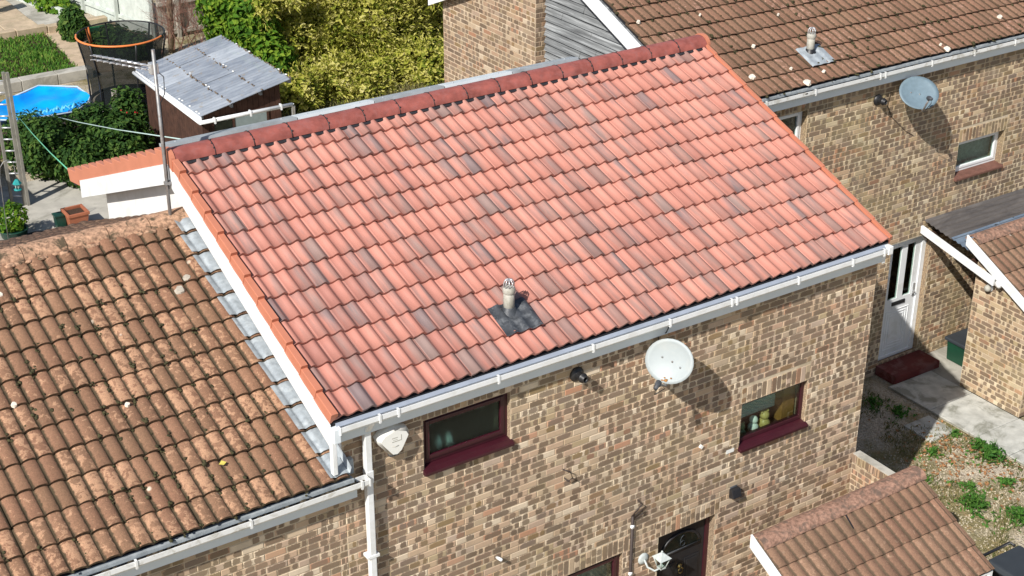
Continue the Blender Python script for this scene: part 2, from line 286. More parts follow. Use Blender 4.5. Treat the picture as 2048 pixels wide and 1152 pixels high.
# ------------------------------------------------------------------ mesh builder
WL = {}
class MB:
    def __init__(s): s.v = []; s.f = []; s.uv = []; s.r = []; s.d = []; s.sm = []; s.cr = (.5, .5, .5, .5); s.cd = (.5, .001, .5, .001); s.xf = None
    def vert(s, p_):
        p_ = Vector(p_)
        if s.xf is not None: p_ = s.xf @ p_
        s.v.append(p_); s.r.append(s.cr); s.d.append(s.cd); return len(s.v) - 1
    def face(s, ids, uv=None, smooth=False):
        s.f.append(tuple(ids)); s.uv.append(uv or [(0, 0)] * len(ids)); s.sm.append(smooth)
    def poly(s, pts, uv=None, smooth=False): s.face([s.vert(q) for q in pts], uv, smooth)
    def box(s, a, b):
        x0, y0, z0 = a; x1, y1, z1 = b
        i = [s.vert(q) for q in ((x0, y0, z0), (x1, y0, z0), (x1, y1, z0), (x0, y1, z0), (x0, y0, z1), (x1, y0, z1), (x1, y1, z1), (x0, y1, z1))]
        for q in ((3, 2, 1, 0), (4, 5, 6, 7), (0, 1, 5, 4), (1, 2, 6, 5), (2, 3, 7, 6), (3, 0, 4, 7)): s.face([i[k] for k in q], [(0, 0), (1, 0), (1, 1), (0, 1)])
        return s
    def prism(s, pts, vec):
        vec = Vector(vec); a = [s.vert(q) for q in pts]; b = [s.vert(Vector(q) + vec) for q in pts]; n = len(pts)
        s.face(a[::-1]); s.face(b)
        for k in range(n): s.face((a[k], a[(k + 1) % n], b[(k + 1) % n], b[k]))
        return s
    def tube(s, pts, r, seg=8, caps=True, r2=None):
        pts = [Vector(q) for q in pts]; rings = []
        for k, q in enumerate(pts):
            d = (pts[min(k + 1, len(pts) - 1)] - pts[max(k - 1, 0)]).normalized()
            a = d.orthogonal().normalized() if abs(d.z) > .99 else Vector((0, 0, 1)).cross(d).normalized(); b = d.cross(a)
            rr = r if r2 is None else r + (r2 - r) * k / (len(pts) - 1)
            rings.append([s.vert(q + rr * (math.cos(2 * PI * j / seg) * a + math.sin(2 * PI * j / seg) * b)) for j in range(seg)])
        for k in range(len(pts) - 1):
            for j in range(seg): s.face((rings[k][j], rings[k][(j + 1) % seg], rings[k + 1][(j + 1) % seg], rings[k + 1][j]), None, True)
        if caps: s.face(rings[0][::-1]); s.face(rings[-1])
        return s
    def lathe(s, prof, c=(0, 0, 0), seg=16, axis=None, smooth=True):
        c = Vector(c); ax = Vector(axis or (0, 0, 1)).normalized(); a = ax.orthogonal().normalized(); b = ax.cross(a); rings = []
        for (r, h) in prof: rings.append([s.vert(c + ax * h + max(r, 1e-4) * (math.cos(2 * PI * j / seg) * a + math.sin(2 * PI * j / seg) * b)) for j in range(seg)])
        for k in range(len(prof) - 1):
            for j in range(seg): s.face((rings[k][j], rings[k][(j + 1) % seg], rings[k + 1][(j + 1) % seg], rings[k + 1][j]), None, smooth)
        return s
    def sphere(s, c, r, seg=12, rings=8, sq=(1, 1, 1)):
        c = Vector(c); g = []
        for i in range(rings + 1):
            th = PI * i / rings; g.append([s.vert(c + Vector((r * sq[0] * math.sin(th) * math.cos(2 * PI * j / seg), r * sq[1] * math.sin(th) * math.sin(2 * PI * j / seg), r * sq[2] * math.cos(th)))) for j in range(seg)])
        for i in range(rings):
            for j in range(seg): s.face((g[i + 1][j], g[i + 1][(j + 1) % seg], g[i][(j + 1) % seg], g[i][j]), None, True)
        return s
    def build(s, name, mat, parent=None, bevel=0.0):
        off = WL[parent] if parent is not None else Vector((0, 0, 0))
        me = bpy.data.meshes.new(name); me.from_pydata([tuple(q - off) for q in s.v], [], s.f)
        uvl = me.uv_layers.new(name='UVMap'); uvl.data.foreach_set('uv', [c for fu in s.uv for q in fu for c in q])
        for nm, dat in (('rnd', s.r), ('dk', s.d)):
            a = me.attributes.new(nm, 'FLOAT_COLOR', 'POINT'); a.data.foreach_set('color', [c for q in dat for c in q])
        me.polygons.foreach_set('use_smooth', s.sm); me.update()
        me.materials.append(M[mat] if isinstance(mat, str) else mat)
        o = bpy.data.objects.new(name, me); COL.objects.link(o); WL[o] = off.copy()
        if parent is not None: o.parent = parent
        if bevel:
            b = o.modifiers.new('bevel', 'BEVEL'); b.width = bevel; b.segments = 2; b.limit_method = 'ANGLE'
        return o
def box(name, a, b, mat, parent=None, bevel=0.0): return MB().box(a, b).build(name, mat, parent, bevel)
def tag(o, label, cat, group=None, kind=None):
    if label: o['label'] = label
    if cat: o['category'] = cat
    if group: o['group'] = group
    if kind: o['kind'] = kind
    return o
def thing(name, loc, label, cat, group=None):
    o = bpy.data.objects.new(name, None); COL.objects.link(o); o.location = loc; o.empty_display_size = .2; WL[o] = Vector(loc)
    return tag(o, label, cat, group)
def struct(o): o['kind'] = 'structure'; return o
def scr(p_):
    q = Vector(p_) - CAMP; z = q.dot(_f)
    return (1024 + FPX * q.dot(_r) / z, 576 - FPX * q.dot(_u) / z, z)
def pieces(lst, name, stuff_name, mat, parent, limit=300):
    """lst of (MB, centre): the ones that show largest become objects of their own, the rest one joined part"""
    def key(e):
        x, y, z = scr(e[1]); vis = -40 < x < 2088 and -40 < y < 1192
        return (0 if vis else 1, z)
    lst = sorted(lst, key=key)
    for m, c in lst[:limit]: m.build(name, mat, parent)
    rest = lst[limit:]
    if rest:
        J = MB()
        for m, c in rest:
            o = len(J.v); J.v += m.v; J.r += m.r; J.d += m.d; J.f += [tuple(i + o for i in f) for f in m.f]; J.uv += m.uv; J.sm += m.sm
        J.build(stuff_name, mat, parent)['kind'] = 'stuff'
R = random.random
def U(a, b): return random.uniform(a, b)

# ------------------------------------------------------------------ bricks
BL, BH, JT = .225, .075, .010
def brick_piece(org, ud, nd, u0, u1, z0, z1, vertical=False, red=False):
    m = MB(); k = R(); m.cr = (R(), R(), R(), R())
    if red: m.cr = (U(.86, .99), U(.6, 1), R(), R())
    if (u1 - u0) < .08 and not vertical: k = U(.3, 1)
    ctr_ = org + ud * ((u0 + u1) / 2) + Vector((0, 0, z0)); pb = .5 + 1.1 * noise.noise(ctr_ * .42) + .35 * noise.noise(ctr_ * 1.3) + (.35 if (4.2 < ctr_.x < 7.3 and ctr_.z < 3.4 and abs(ctr_.y) < .1) else 0)
    if pb > .62 and R() < .45: k = U(.62, 1.0)
    elif pb < .35 and R() < .35: k = U(0, .6)
    if k < .25: m.cd = (U(.47, .53), U(.46, .54), .5, .001)
    elif k < .60: a = U(.10, .28); b = U(.62, .88); m.cd = (a, U(.13, .22), b, U(.15, .28))
    elif k < .79: m.cd = (U(.12, .88), U(.14, .30), .5, .001)
    elif k < .91: a = U(.22, .36); m.cd = (a, U(.30, .40), U(.84, .92), U(.10, .15))
    else: m.cd = (.5, .001, .5, .001)
    pr = U(-.0015, .003); e = .004; a, b = u0 + JT / 2 + U(-.0015, .0015), u1 - JT / 2 + U(-.0015, .0015); c, d = z0 + JT / 2, z1 - JT / 2
    def P(u, z, n): return org + ud * u + nd * n + Vector((0, 0, z))
    w0 = [m.vert(P(*q, -.02)) for q in ((a, c), (b, c), (b, d), (a, d))]; w1 = [m.vert(P(*q, pr)) for q in ((a, c), (b, c), (b, d), (a, d))]
    w2 = [m.vert(P(*q, pr + .005)) for q in ((a + e, c + e), (b - e, c + e), (b - e, d - e), (a + e, d - e))]
    uq = [(0, 0), (1, 0), (1, 1), (0, 1)]
    if vertical: uq = [(0, 0), (0, 1), (1, 1), (1, 0)]
    m.face(w2, uq)
    for k in range(4):
        j = (k + 1) % 4; m.face((w1[k], w1[j], w2[j], w2[k]), [uq[k], uq[j], uq[j], uq[k]]); m.face((w0[k], w0[j], w1[j], w1[k]), [uq[k], uq[j], uq[j], uq[k]])
    return m, P((a + b) / 2, (c + d) / 2, 0)
def brickwork(org, ud, nd, u0, u1, z0, z1, holes=(), soldiers=(), clip=None, red=0.0, seed=1):
    random.seed(seed); org = Vector(org); ud = Vector(ud); nd = Vector(nd); out = []
    allh = list(holes) + list(soldiers); row = 0; z = z0
    while z < z1 - .02:
        zt = min(z + BH, z1); s = u0 - (BL / 2 if row % 2 else 0) - (int(3 * noise.noise((0, 0, row))) * 0)
        while s < u1:
            segs = [(max(s, u0), min(s + BL, u1))]
            zm = (z + zt) / 2
            for (ha, hb, hc, hd) in allh:
                if hc < zm < hd:
                    ns = []
                    for a, b in segs:
                        if b <= ha or a >= hb: ns.append((a, b))
                        else:
                            if a < ha: ns.append((a, ha))
                            if b > hb: ns.append((hb, b))
                    segs = ns
            for a, b in segs:
                if b - a > .03 and (clip is None or clip((a + b) / 2, zt)): out.append(brick_piece(org, ud, nd, a, b, z, zt, red=R() < red))
            s += BL
        row += 1; z += BH
    for (a, b, c, d) in soldiers:
        n = max(1, round((b - a) / BH)); st = (b - a) / n
        for k in range(n): out.append(brick_piece(org, ud, nd, a + k * st, a + (k + 1) * st, c, d, True))
    return out
def holed(m, org, ud, u0, u1, z0, z1, holes, nd, back, rv=None):
    """mortar core: rectangles round the openings plus reveals"""
    us = sorted({u0, u1, *[h[0] for h in holes], *[h[1] for h in holes]}); zs = sorted({z0, z1, *[h[2] for h in holes], *[h[3] for h in holes]})
    org = Vector(org); ud = Vector(ud); nd = Vector(nd)
    P = lambda u, z, n=0: org + ud * u + nd * n + Vector((0, 0, z))
    for i in range(len(us) - 1):
        for j in range(len(zs) - 1):
            um, zm = (us[i] + us[i + 1]) / 2, (zs[j] + zs[j + 1]) / 2
            if any(h[0] < um < h[1] and h[2] < zm < h[3] for h in holes): continue
            m.poly([P(us[i], zs[j]), P(us[i + 1], zs[j]), P(us[i + 1], zs[j + 1]), P(us[i], zs[j + 1])])
    for a, b, c, d in holes:
        q = [(a, c), (b, c), (b, d), (a, d)]; mr = m
        if rv is not None: mr = MB(); mr.cr = (.3, .5, .5, .5); mr.cd = (.5, .9, .5, .001); rv.append(mr)
        for k in range(4):
            e, f = q[k], q[(k + 1) % 4]; mr.poly([P(*e), P(*f), P(*f, back), P(*e, back)])

# ------------------------------------------------------------------ roofs
TH = math.radians(22.33); GA = .3155; WV = .15
def prof_new(t): return -.0165 * math.cos(2 * PI * (t % 1.0 if t % 1.0 else 0.0) ** 1.55)
def prof_old(t):
    t = t % 1.0; return .034 * (1 - abs(2 * t - 1) ** 2.8) - .012
def prof_flat(t):
    t = t % 1.0; return .020 * (1 - t) ** .8 * min(1, t * 9) + .004 * math.sin(PI * t) - .008
def prof_arc(t):
    t = t % 1.0; return .019 * math.sin(PI * min(1, t * 1.12)) ** .7 - .008 if t < .89 else -.008
T_NEW = [0, .12, .26, .40, .54, .66, .76, .85, .93, 1.0]
T_OLD = [0, .05, .13, .28, .5, .72, .87, .95, 1]
T_FLAT = [0, .05, .11, .3, .6, .85, 1]
def roof_frame(x0, y, z, th, back=False):
    sgn = -1 if back else 1
    return Vector((x0, y, z)), Vector((1, 0, 0)), Vector((0, sgn * math.cos(th), math.sin(th))), Vector((0, -sgn * math.sin(th), math.cos(th)))
def tile_piece(fr, u0, nw, s0, gauge, prof, ts, rnd, jit=.003, lift=.030, thick=.017, skew=0.0):
    o, ux, us, un = fr; m = MB(); m.cr = rnd; L = gauge + .055; du = U(-jit, jit); dh = U(-jit, jit) * .6; ds = U(-jit, jit); tw = U(-jit, jit)
    cols = []
    for k in range(nw):
        for t in ts[(0 if k == 0 else 1):]: cols.append(k + t)
    g = []
    for c in cols:
        u = u0 + c * WV + du; h = prof(c); g.append([])
        for (s, hh) in ((s0 + ds, lift), (s0 + ds + L, .0)):
            g[-1].append(o + ux * (u + skew * (s - s0)) + us * s + un * (h + hh + dh + tw * (c / nw)))
        g[-1].append(o + ux * u + us * (s0 + ds + .002) + un * (h + lift + dh - thick + tw * (c / nw)))
        g[-1].append(o + ux * u + us * (s0 + ds + L) + un * (h - thick + dh + .004))
    I = [[m.vert(q) for q in c] for c in g]; n = len(cols)
    # a rounded nose vertex row keeps the edge from looking cut
    for k in range(n - 1):
        a, b = I[k], I[k + 1]; ua, ub = cols[k] / nw, cols[k + 1] / nw
        m.face((a[0], b[0], b[1], a[1]), [(ua, 0), (ub, 0), (ub, 1), (ua, 1)], True)
        m.face((a[2], b[2], b[0], a[0]), [(ua, 0), (ub, 0), (ub, 0), (ua, 0)], False)
    for k in (0, n - 1):
        a = I[k]; m.face((a[0], a[1], a[3], a[2]), [(cols[k] / nw, 0)] * 4)
    return m, o + ux * (u0 + nw * WV / 2) + us * (s0 + gauge / 2)
def tile_field(fr, ncol, nrow, prof, ts, rndf, gauge=GA, nw=2, jit=.003, skip=lambda c, r: False, **kw):
    return [tile_piece(fr, c * nw * WV, nw, r * gauge, gauge, prof, ts, rndf(c, r), jit, **kw) for r in range(nrow) for c in range(ncol) if not skip(c, r)]
def deck(fr, width, slope, parent, mat='black_felt', name='roof_deck', t0=-.03, t1=-.10, u0=0.0):
    o, ux, us, un = fr; q = lambda u, s, h: o + ux * u + us * s + un * h
    m = MB(); a = [q(u0, 0, t0), q(width, 0, t0), q(width, slope, t0), q(u0, slope, t0)]; b = [q(u0, 0, t1), q(width, 0, t1), q(width, slope, t1), q(u0, slope, t1)]
    m.poly(a); m.poly(b[::-1])
    for k in range(4): j = (k + 1) % 4; m.poly([a[k], b[k], b[j], a[j]])
    return m.build(name, mat, parent)
def ridge_piece(x0, x1, y, z, r, rnd=None, flat=1.0, seg=10, e=.0):
    m = MB(); m.cr = (R(), R(), R(), R())
    def arc(x, rr): return [m.vert((x, y - math.cos(PI * j / seg) * rr * 1.08, z + math.sin(PI * j / seg) * rr * flat)) for j in range(seg + 1)]
    for (xa, ra), (xb, rb), sm in (((x0, r), (x1, r), True), ((x1, r), (x1, r - .016), False), ((x1, r - .016), (x0, r - .016), True), ((x0, r - .016), (x0, r), False)):
        A, B = arc(xa, ra), arc(xb, rb)
        for j in range(seg): m.face((A[j], B[j], B[j + 1], A[j + 1]), None, sm)
    for sg in (-1, 1): m.poly([(x0, y + sg * r * 1.08, z), (x1, y + sg * r * 1.08, z), (x1, y + sg * (r - .016) * 1.08, z), (x0, y + sg * (r - .016) * 1.08, z)])
    return m
def verge_cap(fr, u, side, s0, gauge, hi=None, sk=.105):
    """L-shaped dry-verge cap; side -1 left, +1 right"""
    o, ux, us, un = fr; m = MB(); Pq = lambda a, s, h: o + ux * (u + side * a) + us * s + un * h
    L = gauge + .03
    def sec(s, hh, w): return [Pq(-.022 if side > 0 else -.036, s, hh - .02), Pq(-.02 if side > 0 else -.03, s, hh + .016), Pq(w, s, hh + .016), Pq(w + .004, s, hh + .010), Pq(w + .004, s, hh - sk), Pq(w - .008, s, hh - sk)]
    A = sec(s0, (hi or .078) if side < 0 else .046, .036 if side < 0 else .018); B = sec(s0 + L, .034, .030 if side < 0 else .012); a = [m.vert(q) for q in A]; b = [m.vert(q) for q in B]
    for k in range(5): m.face((a[k], a[k + 1], b[k + 1], b[k]))
    m.face((a[0], a[1], a[2], a[3], a[4], a[5])); m.face(b)
    return m
def seat_rnd(): return (R(), R(), R(), R())

# ------------------------------------------------------------------ ground
def gh(x, y):
    def ss(a, b, t): t = max(0, min(1, (t - a) / (b - a))); return t * t * (3 - 2 * t)
    front = 0.0 + .40 * ss(7.0, 9.6, x) - .25 * ss(.5, -6, x)
    rear = -.30 + .05 * ss(9, 20, x)
    k = ss(6, 12, y); return front * (1 - k) + rear * k
def linspace(a, b, n): return [a + (b - a) * i / (n - 1) for i in range(n)]
m = MB(); xs = sorted(set([-90, -50, -25] + linspace(-12, 24, 61) + [32, 60, 110])); ys = sorted(set([-60, -30] + linspace(-8, 40, 73) + [60, 120]))
idx = [[m.vert((x, y, gh(x, y) + .012 * noise.noise((x * 1.7, y * 1.7, 0)))) for y in ys] for x in xs]
for i in range(len(xs) - 1):
    for j in range(len(ys) - 1): m.face((idx[i][j], idx[i + 1][j], idx[i + 1][j + 1], idx[i][j + 1]), None, True)
GROUND = struct(m.build('ground', 'gravel'))
def patch(name, poly, z, mat, th=.04, kind='structure', parent=None):
    m = MB(); m.prism([(x, y, z - th) for x, y in poly], (0, 0, th)); o = m.build(name, mat, parent)
    if kind and parent is None: o['kind'] = kind
    return o

# ------------------------------------------------------------------ house parts shared by the terrace
NX = Vector((1, 0, 0)); NYF = Vector((0, -1, 0))
def gutter(parent, x0, x1, yf, zt, mat='white', ends=True, muck=False, brackets=(), depth=.070, wid=.090):
    """square gutter, front lip at yf, lip height zt"""
    m = MB(); pr = [(yf + wid, zt + .012), (yf + wid, zt - depth), (yf + .012, zt - depth), (yf, zt - depth + .02), (yf, zt), (yf + .010, zt), (yf + .010, zt - depth + .022), (yf + .018, zt - depth + .010), (yf + wid - .008, zt - depth + .010), (yf + wid - .008, zt + .012)]
    m.prism([(x0, y, z) for y, z in pr], (x1 - x0, 0, 0)); g = m.build('gutter', mat, parent)
    if ends:
        for x in (x0 - .012, x1): MB().box((x, yf - .004, zt - depth - .004), (x + .012, yf + wid, zt + .004)).build('gutter_end_cap', mat, g)
    for x in brackets:
        b = MB(); b.box((x, yf - .008, zt - depth - .004), (x + .022, yf - .001, zt + .005)); b.box((x, yf - .008, zt + .005), (x + .022, yf + .03, zt + .009)); b.box((x + .003, yf - .006, zt - depth - .012), (x + .019, yf + wid, zt - depth - .004)); b.build('gutter_bracket', mat, g)
    if muck:
        mm = MB(); mm.box((x0 + .02, yf + .02, zt - depth + .012), (x1 - .02, yf + wid - .012, zt - .035))
        for k in range(int((x1 - x0) * 14)):
            mm.sphere((U(x0 + .03, x1 - .03), U(yf + .02, yf + .07), zt - .03 + U(-.005, .02)), U(.012, .03), 6, 4, (1.6, 1, .7))
        s_ = mm.build('gutter_silt', 'gutter_muck', g); s_['kind'] = 'stuff'
    return g
def fascia(parent, x0, x1, y, z0, z1):
    MB().box((x0, y, z0), (x1, y + .02, z1)).build('fascia', 'fascia', parent)
    MB().box((x0, y + .021, z0 + .003), (x1, y + .108, z0 + .012)).build('soffit', 'fascia', parent)
def front_wall(parent, o, x0, x1, z0, z1, holes, sold, mat, seed, limit=300, back=-.30):
    m = MB(); rv = []; holed(m, (0, o[1], 0), (1, 0, 0), x0, x1, z0, z1, holes, (0, -1, 0), back, rv); w = m.build('front_wall', 'mortar', parent)
    for q in rv: q.build('reveal', mat, w)
    pieces(brickwork((0, o[1], 0), (1, 0, 0), (0, -1, 0), x0, x1, z0, z1, holes, sold, seed=seed), 'brick', 'brickwork', mat, w, limit)
    return w
def window(parent, x0, x1, y, z0, z1, fm, pane, depth=.05, fw=.06, sash=True, sill_mat=None, mull=()):
    """frame set back in the reveal; local y = wall face"""
    yb = y + depth; wn_ = MB(); wn_.box((x0, yb, z0), (x0 + fw, yb + .06, z1)); wn_.box((x1 - fw, yb, z0), (x1, yb + .06, z1)); wn_.box((x0 + fw, yb, z1 - fw), (x1 - fw, yb + .06, z1)); wn_.box((x0 + fw, yb, z0), (x1 - fw, yb + .06, z0 + fw))
    fr = wn_.build('window', fm, parent, .004)
    if sash:
        s = MB(); a, b, c, d = x0 + fw - .012, x1 - fw + .012, z0 + fw - .012, z1 - fw + .012; ww = .045
        s.box((a, yb - .014, c), (a + ww, yb + .03, d)); s.box((b - ww, yb - .014, c), (b, yb + .03, d)); s.box((a + ww, yb - .014, d - ww), (b - ww, yb + .03, d)); s.box((a + ww, yb - .014, c), (b - ww, yb + .03, c + ww))
        s.build('sash', fm, fr, .006); a, b, c, d = a + ww, b - ww, c + ww, d - ww
    else: a, b, c, d = x0 + fw, x1 - fw, z0 + fw, z1 - fw
    MB().box((a, yb + .012, c), (b, yb + .018, d)).build('pane', pane, fr)
    sm_ = sill_mat or fm
    sg = MB(); sg.prism([(x0 - .02, y - .06, z0 - .074), (x0 - .02, y - .06, z0 - .040), (x0 - .02, y - .006, z0 - .018), (x0 - .02, y - .006, z0 - .074)], (x1 - x0 + .04, 0, 0)); sg.prism([(x0 + .001, y - .006, z0 - .073), (x0 + .001, y - .006, z0 - .018), (x0 + .001, y + depth + .05, z0 + .006), (x0 + .001, y + depth + .05, z0 - .073)], (x1 - x0 - .002, 0, 0)); sg.build('sill', sm_, fr, .004)
    return fr
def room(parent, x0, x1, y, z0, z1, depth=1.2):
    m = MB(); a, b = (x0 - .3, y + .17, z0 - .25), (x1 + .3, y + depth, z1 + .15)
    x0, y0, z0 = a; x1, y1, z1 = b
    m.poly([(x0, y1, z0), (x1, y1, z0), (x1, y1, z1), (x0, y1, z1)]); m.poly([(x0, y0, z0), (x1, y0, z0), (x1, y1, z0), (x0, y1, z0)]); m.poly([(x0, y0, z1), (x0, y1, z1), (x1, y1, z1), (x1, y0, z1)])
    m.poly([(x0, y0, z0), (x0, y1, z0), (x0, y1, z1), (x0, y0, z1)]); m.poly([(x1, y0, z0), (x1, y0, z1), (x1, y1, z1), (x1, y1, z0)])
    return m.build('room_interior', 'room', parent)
def shell(parent, x0, x1, y0, y1, z0, z1, zr, mat='brick_plain'):
    """unseen sides, back and gables of a house block"""
    m = MB(); ym = (y0 + y1) / 2
    for x in (x0, x1): m.poly([(x, y0 + .01, z0), (x, y1, z0), (x, y1, z1), (x, ym, zr), (x, y0 + .01, z1)])
    m.poly([(x0, y1, z0), (x1, y1, z0), (x1, y1, z1), (x0, y1, z1)]); return m.build('side_walls', mat, parent)

# ================================================================== MAIN HOUSE (new salmon roof)
ZE, YE = 5.27, -.15
H = thing('terraced_house', (3.6, 3.3, 0), 'brick terraced house with newly laid salmon pink roof, in the middle', 'house')
X0, X1 = -.02, 7.18
win1 = (1.01, 2.03, 4.31, 4.85); win2 = (5.22, 6.24, 3.10, 3.65); dr = (4.08, 4.93, .14, 2.25); win4 = (2.30, 3.56, 1.10, 2.25)
lowr = lambda w_: (w_[0], w_[1], w_[2] - .075, w_[3])
front_wall(H, (0, 0, 0), .12, 7.20, 0, 5.07, [lowr(win1), lowr(win2), dr, lowr(win4)], [(win1[0] - .02, win1[1] + .02, win1[3], 5.065), (win2[0] - .02, win2[1] + .02, win2[3], win2[3] + .215), (dr[0] - .05, dr[1] + .05, dr[3], dr[3] + .215), (win4[0] - .02, win4[1] + .08, win4[3], win4[3] + .215)], 'brick', 3)
shell(H, .16, 7.19, 0, 6.05, 0, 5.10, 6.40)
# roof
fr = roof_frame(X0, YE, ZE + .006, TH); bk = roof_frame(X0, YE + 2 * 12 * GA * math.cos(TH) + .02, ZE, TH, True)
SL = 12 * GA
RF = deck(fr, 7.2, SL, H, name='roof')
def rn_main(c, r):
    left = max(0, min(1, 1.15 - c / 9)) * max(0, min(1, 1.1 - r / 9)); base = U(0, 1)
    a = (.35 + .65 * base) * (1 - .72 * left * U(.5, 1.1)) ; streak = U(.22, .78) if R() > .18 else U(.0, .3)
    if R() < .10: streak = U(.8, 1.0)
    if 17 < c < 23 and r < 4 and R() < .4: streak = U(.6, .9)
    return (a, R(), R(), streak)
random.seed(11)
pieces(tile_field(fr, 24, 12, prof_new, T_NEW, rn_main, jit=.0035, lift=.040, thick=.026), 'roof_tile', 'roof_tiles_rest', 'tile_new', RF)
RB = deck(bk, 7.2, SL, H, name='rear_roof')
pieces(tile_field(bk, 24, 12, prof_new, T_NEW, rn_main), 'roof_tile', 'rear_roof_tiles', 'tile_new', RB, 0)
for k in range(12):
    verge_cap(fr, .0, -1, k * GA, GA).build('verge_cap', 'verge', RF); verge_cap(fr, 7.2, 1, k * GA, GA).build('verge_cap', 'verge', RF)
    verge_cap(bk, .0, -1, k * GA, GA, .115, .15).build('verge_cap', 'verge', RB)
YR = YE + SL * math.cos(TH) + .01; ZR = ZE + SL * math.sin(TH)
m = MB(); m.prism([(X0, YR - .17, ZR - .035), (X0, YR - .02, ZR + .05), (X0, YR + .02, ZR + .05), (X0, YR + .17, ZR - .035)], (7.2, 0, 0)); m.build('ridge_roll', 'black_felt', RF)
for k in range(16):
    a = X0 + k * .45; ridge_piece(a + .004, a + .446, YR + U(-.003, .003), ZR - .010 + U(-.003, .003), .134, flat=.86).build('ridge_tile', 'ridge_new', RF)
    if k:
        c = MB()
        for j, an in enumerate((35, 62, 90)):
            t_ = math.radians(an); c.sphere((a + U(-.012, .012), YR - math.cos(t_) * .146, ZR - .010 + math.sin(t_) * .116), .011, 6, 4)
        c.tube([(a, YR - math.cos(math.radians(q)) * .146, ZR - .010 + math.sin(math.radians(q)) * .116) for q in range(0, 181, 18)], .005, 5); c.build('ridge_clip', 'black', RF)
for x, s in ((X0 - .045, 1), (X0 + 7.2 + .005, 1)):
    mm = MB(); n = 10; rr = .132
    pts = [(x, YR - math.cos(PI * j / n) * rr * 1.08, ZR + .012 + math.sin(PI * j / n) * rr * .80) for j in range(n + 1)] + [(x, YR + rr * 1.0, ZR - .14), (x, YR - rr * 1.0, ZR - .14)]
    mm.prism(pts, (.045, 0, 0)); mm.build('ridge_end_cap', 'verge', RF)
# white gable above the lower neighbour, with barge boards
m = MB()
def gz(y): return ZE - .06 + (SL * math.sin(TH)) * (1 - abs(y - YR) / (YR - YE))
m.prism([(.115, .012, gz(.012) - .02), (.115, YR, gz(YR) - .02), (.115, 6.05, gz(6.05) - .02), (.115, 6.05, 4.0), (.115, .012, 4.25)], (.03, 0, 0)); m.build('gable_cladding', 'render_white', H)
for s in (0, 1):
    ya, yb_ = (YE + .02, YR) if s == 0 else (6.45, YR); m = MB(); hb = .225
    m.prism([(-.068, ya, gz(ya) + .005), (-.068, yb_, gz(yb_) + .005), (-.068, yb_, gz(yb_) - hb), (-.068, ya, gz(ya) - hb)], (.022, 0, 0)); m.build('barge_board', 'white', H)
m = MB(); m.box((-.07, YE - .03, 4.70), (-.02, YE + .03, 5.12)); m.build('corner_board', 'white', H, .005); m = MB()
for (a_, b_) in ((YE + .04, YR), (6.44, YR)): m.prism([(-.045, a_, gz(a_) - .205), (-.045, b_, gz(b_) - .205), (-.045, b_, gz(b_) - .215), (-.045, a_, gz(a_) - .215)], (.158, 0, 0))
m.build('verge_soffit', 'white', H)
m = MB(); m.box((-.05, YE - .05, 5.05), (.02, YE + .03, 5.20)); m.build('eaves_box_end', 'fascia', H, .005)
gutter(H, .02, 7.16, -.208, 5.208, brackets=[.42, .62, 1.75, 2.9, 3.9, 4.75, 4.82, 5.72, 6.55, 7.05])
fascia(H, .03, 7.13, -.112, 4.995, 5.20)
m = MB(); m.prism([(.0, -.165, 5.205), (.0, -.09, 5.262), (.0, -.09, 5.255), (.0, -.165, 5.198)], (7.15, 0, 0)); m.build('eaves_tray', 'tray', H)
m = MB(); m.box((7.12, -.215, 5.125), (7.19, -.10, 5.225)); m.box((7.13, -.125, 4.98), (7.18, -.10, 5.125)); m.build('eaves_box_end', 'white', H, .005)
# down pipe
m = MB(); m.box((.315, -.105, -.0), (.385, -.035, 5.06)); m.prism([(.315, -.20, 5.14), (.315, -.125, 5.14), (.315, -.035, 5.02), (.315, -.105, 5.00)], (.07, 0, 0)); DP = m.build('downpipe', 'white', H, .008)
for z in (3.55, 1.9): MB().box((.285, -.112, z), (.415, -.01, z + .03)).build('pipe_clip', 'white', DP)
m = MB(); m.box((.31, -.11, 4.42), (.39, -.03, 4.56)); m.build('pipe_socket', 'white', DP, .005)
# windows and door
W1 = window(H, win1[0], win1[1], 0, win1[2], win1[3], 'maroon', 'frosted', sash=True)
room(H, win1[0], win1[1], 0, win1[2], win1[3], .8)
W2 = window(H, win2[0], win2[1], 0, win2[2], win2[3], 'maroon', 'glass', fw=.05, sash=False)
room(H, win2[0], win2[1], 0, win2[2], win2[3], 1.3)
b = MB()
for k in range(22): b.prism([(win2[0] + .02, .30, 3.22 + k * .026), (win2[0] + .02, .285, 3.24 + k * .026), (win2[0] + .02, .30, 3.247 + k * .026)], (.80, 0, 0))
b.build('window_blind', 'blind', W2)
MB().box((win2[0] - .05, .13, 3.03), (win2[1] + .05, .36, 3.06)).build('window_board', 'wood_dark', W2)
MB().box((win2[1] - .22, .16, 3.06), (win2[1] - .03, .42, 3.9)).build('timber_post', 'wood_inside', W2)
W4 = window(H, win4[0], win4[1], 0, win4[2], win4[3], 'maroon', 'glass'); room(H, win4[0], win4[1], 0, win4[2], win4[3])
MB().box((win4[0] - .1, .28, win4[2] - .1), (win4[1] + .1, .30, win4[3] + .1)).build('net_curtain', 'curtain', W4)
yb = .09
m = MB(); m.box((dr[0], yb, dr[2]), (dr[0] + .06, yb + .07, dr[3])); m.box((dr[1] - .06, yb, dr[2]), (dr[1], yb + .07, dr[3])); m.box((dr[0] + .06, yb, dr[3] - .06), (dr[1] - .06, yb + .07, dr[3])); m.box((dr[0] + .06, yb, dr[2]), (dr[1] - .06, yb + .07, dr[2] + .04)); D = m.build('front_door', 'maroon', H, .005)
MB().box((dr[0] + .06, yb + .015, dr[2] + .04), (dr[1] - .06, yb + .055, dr[3] - .06)).build('door_leaf', 'black', D)
xc = (dr[0] + dr[1]) / 2; zc = 1.86; n = 16
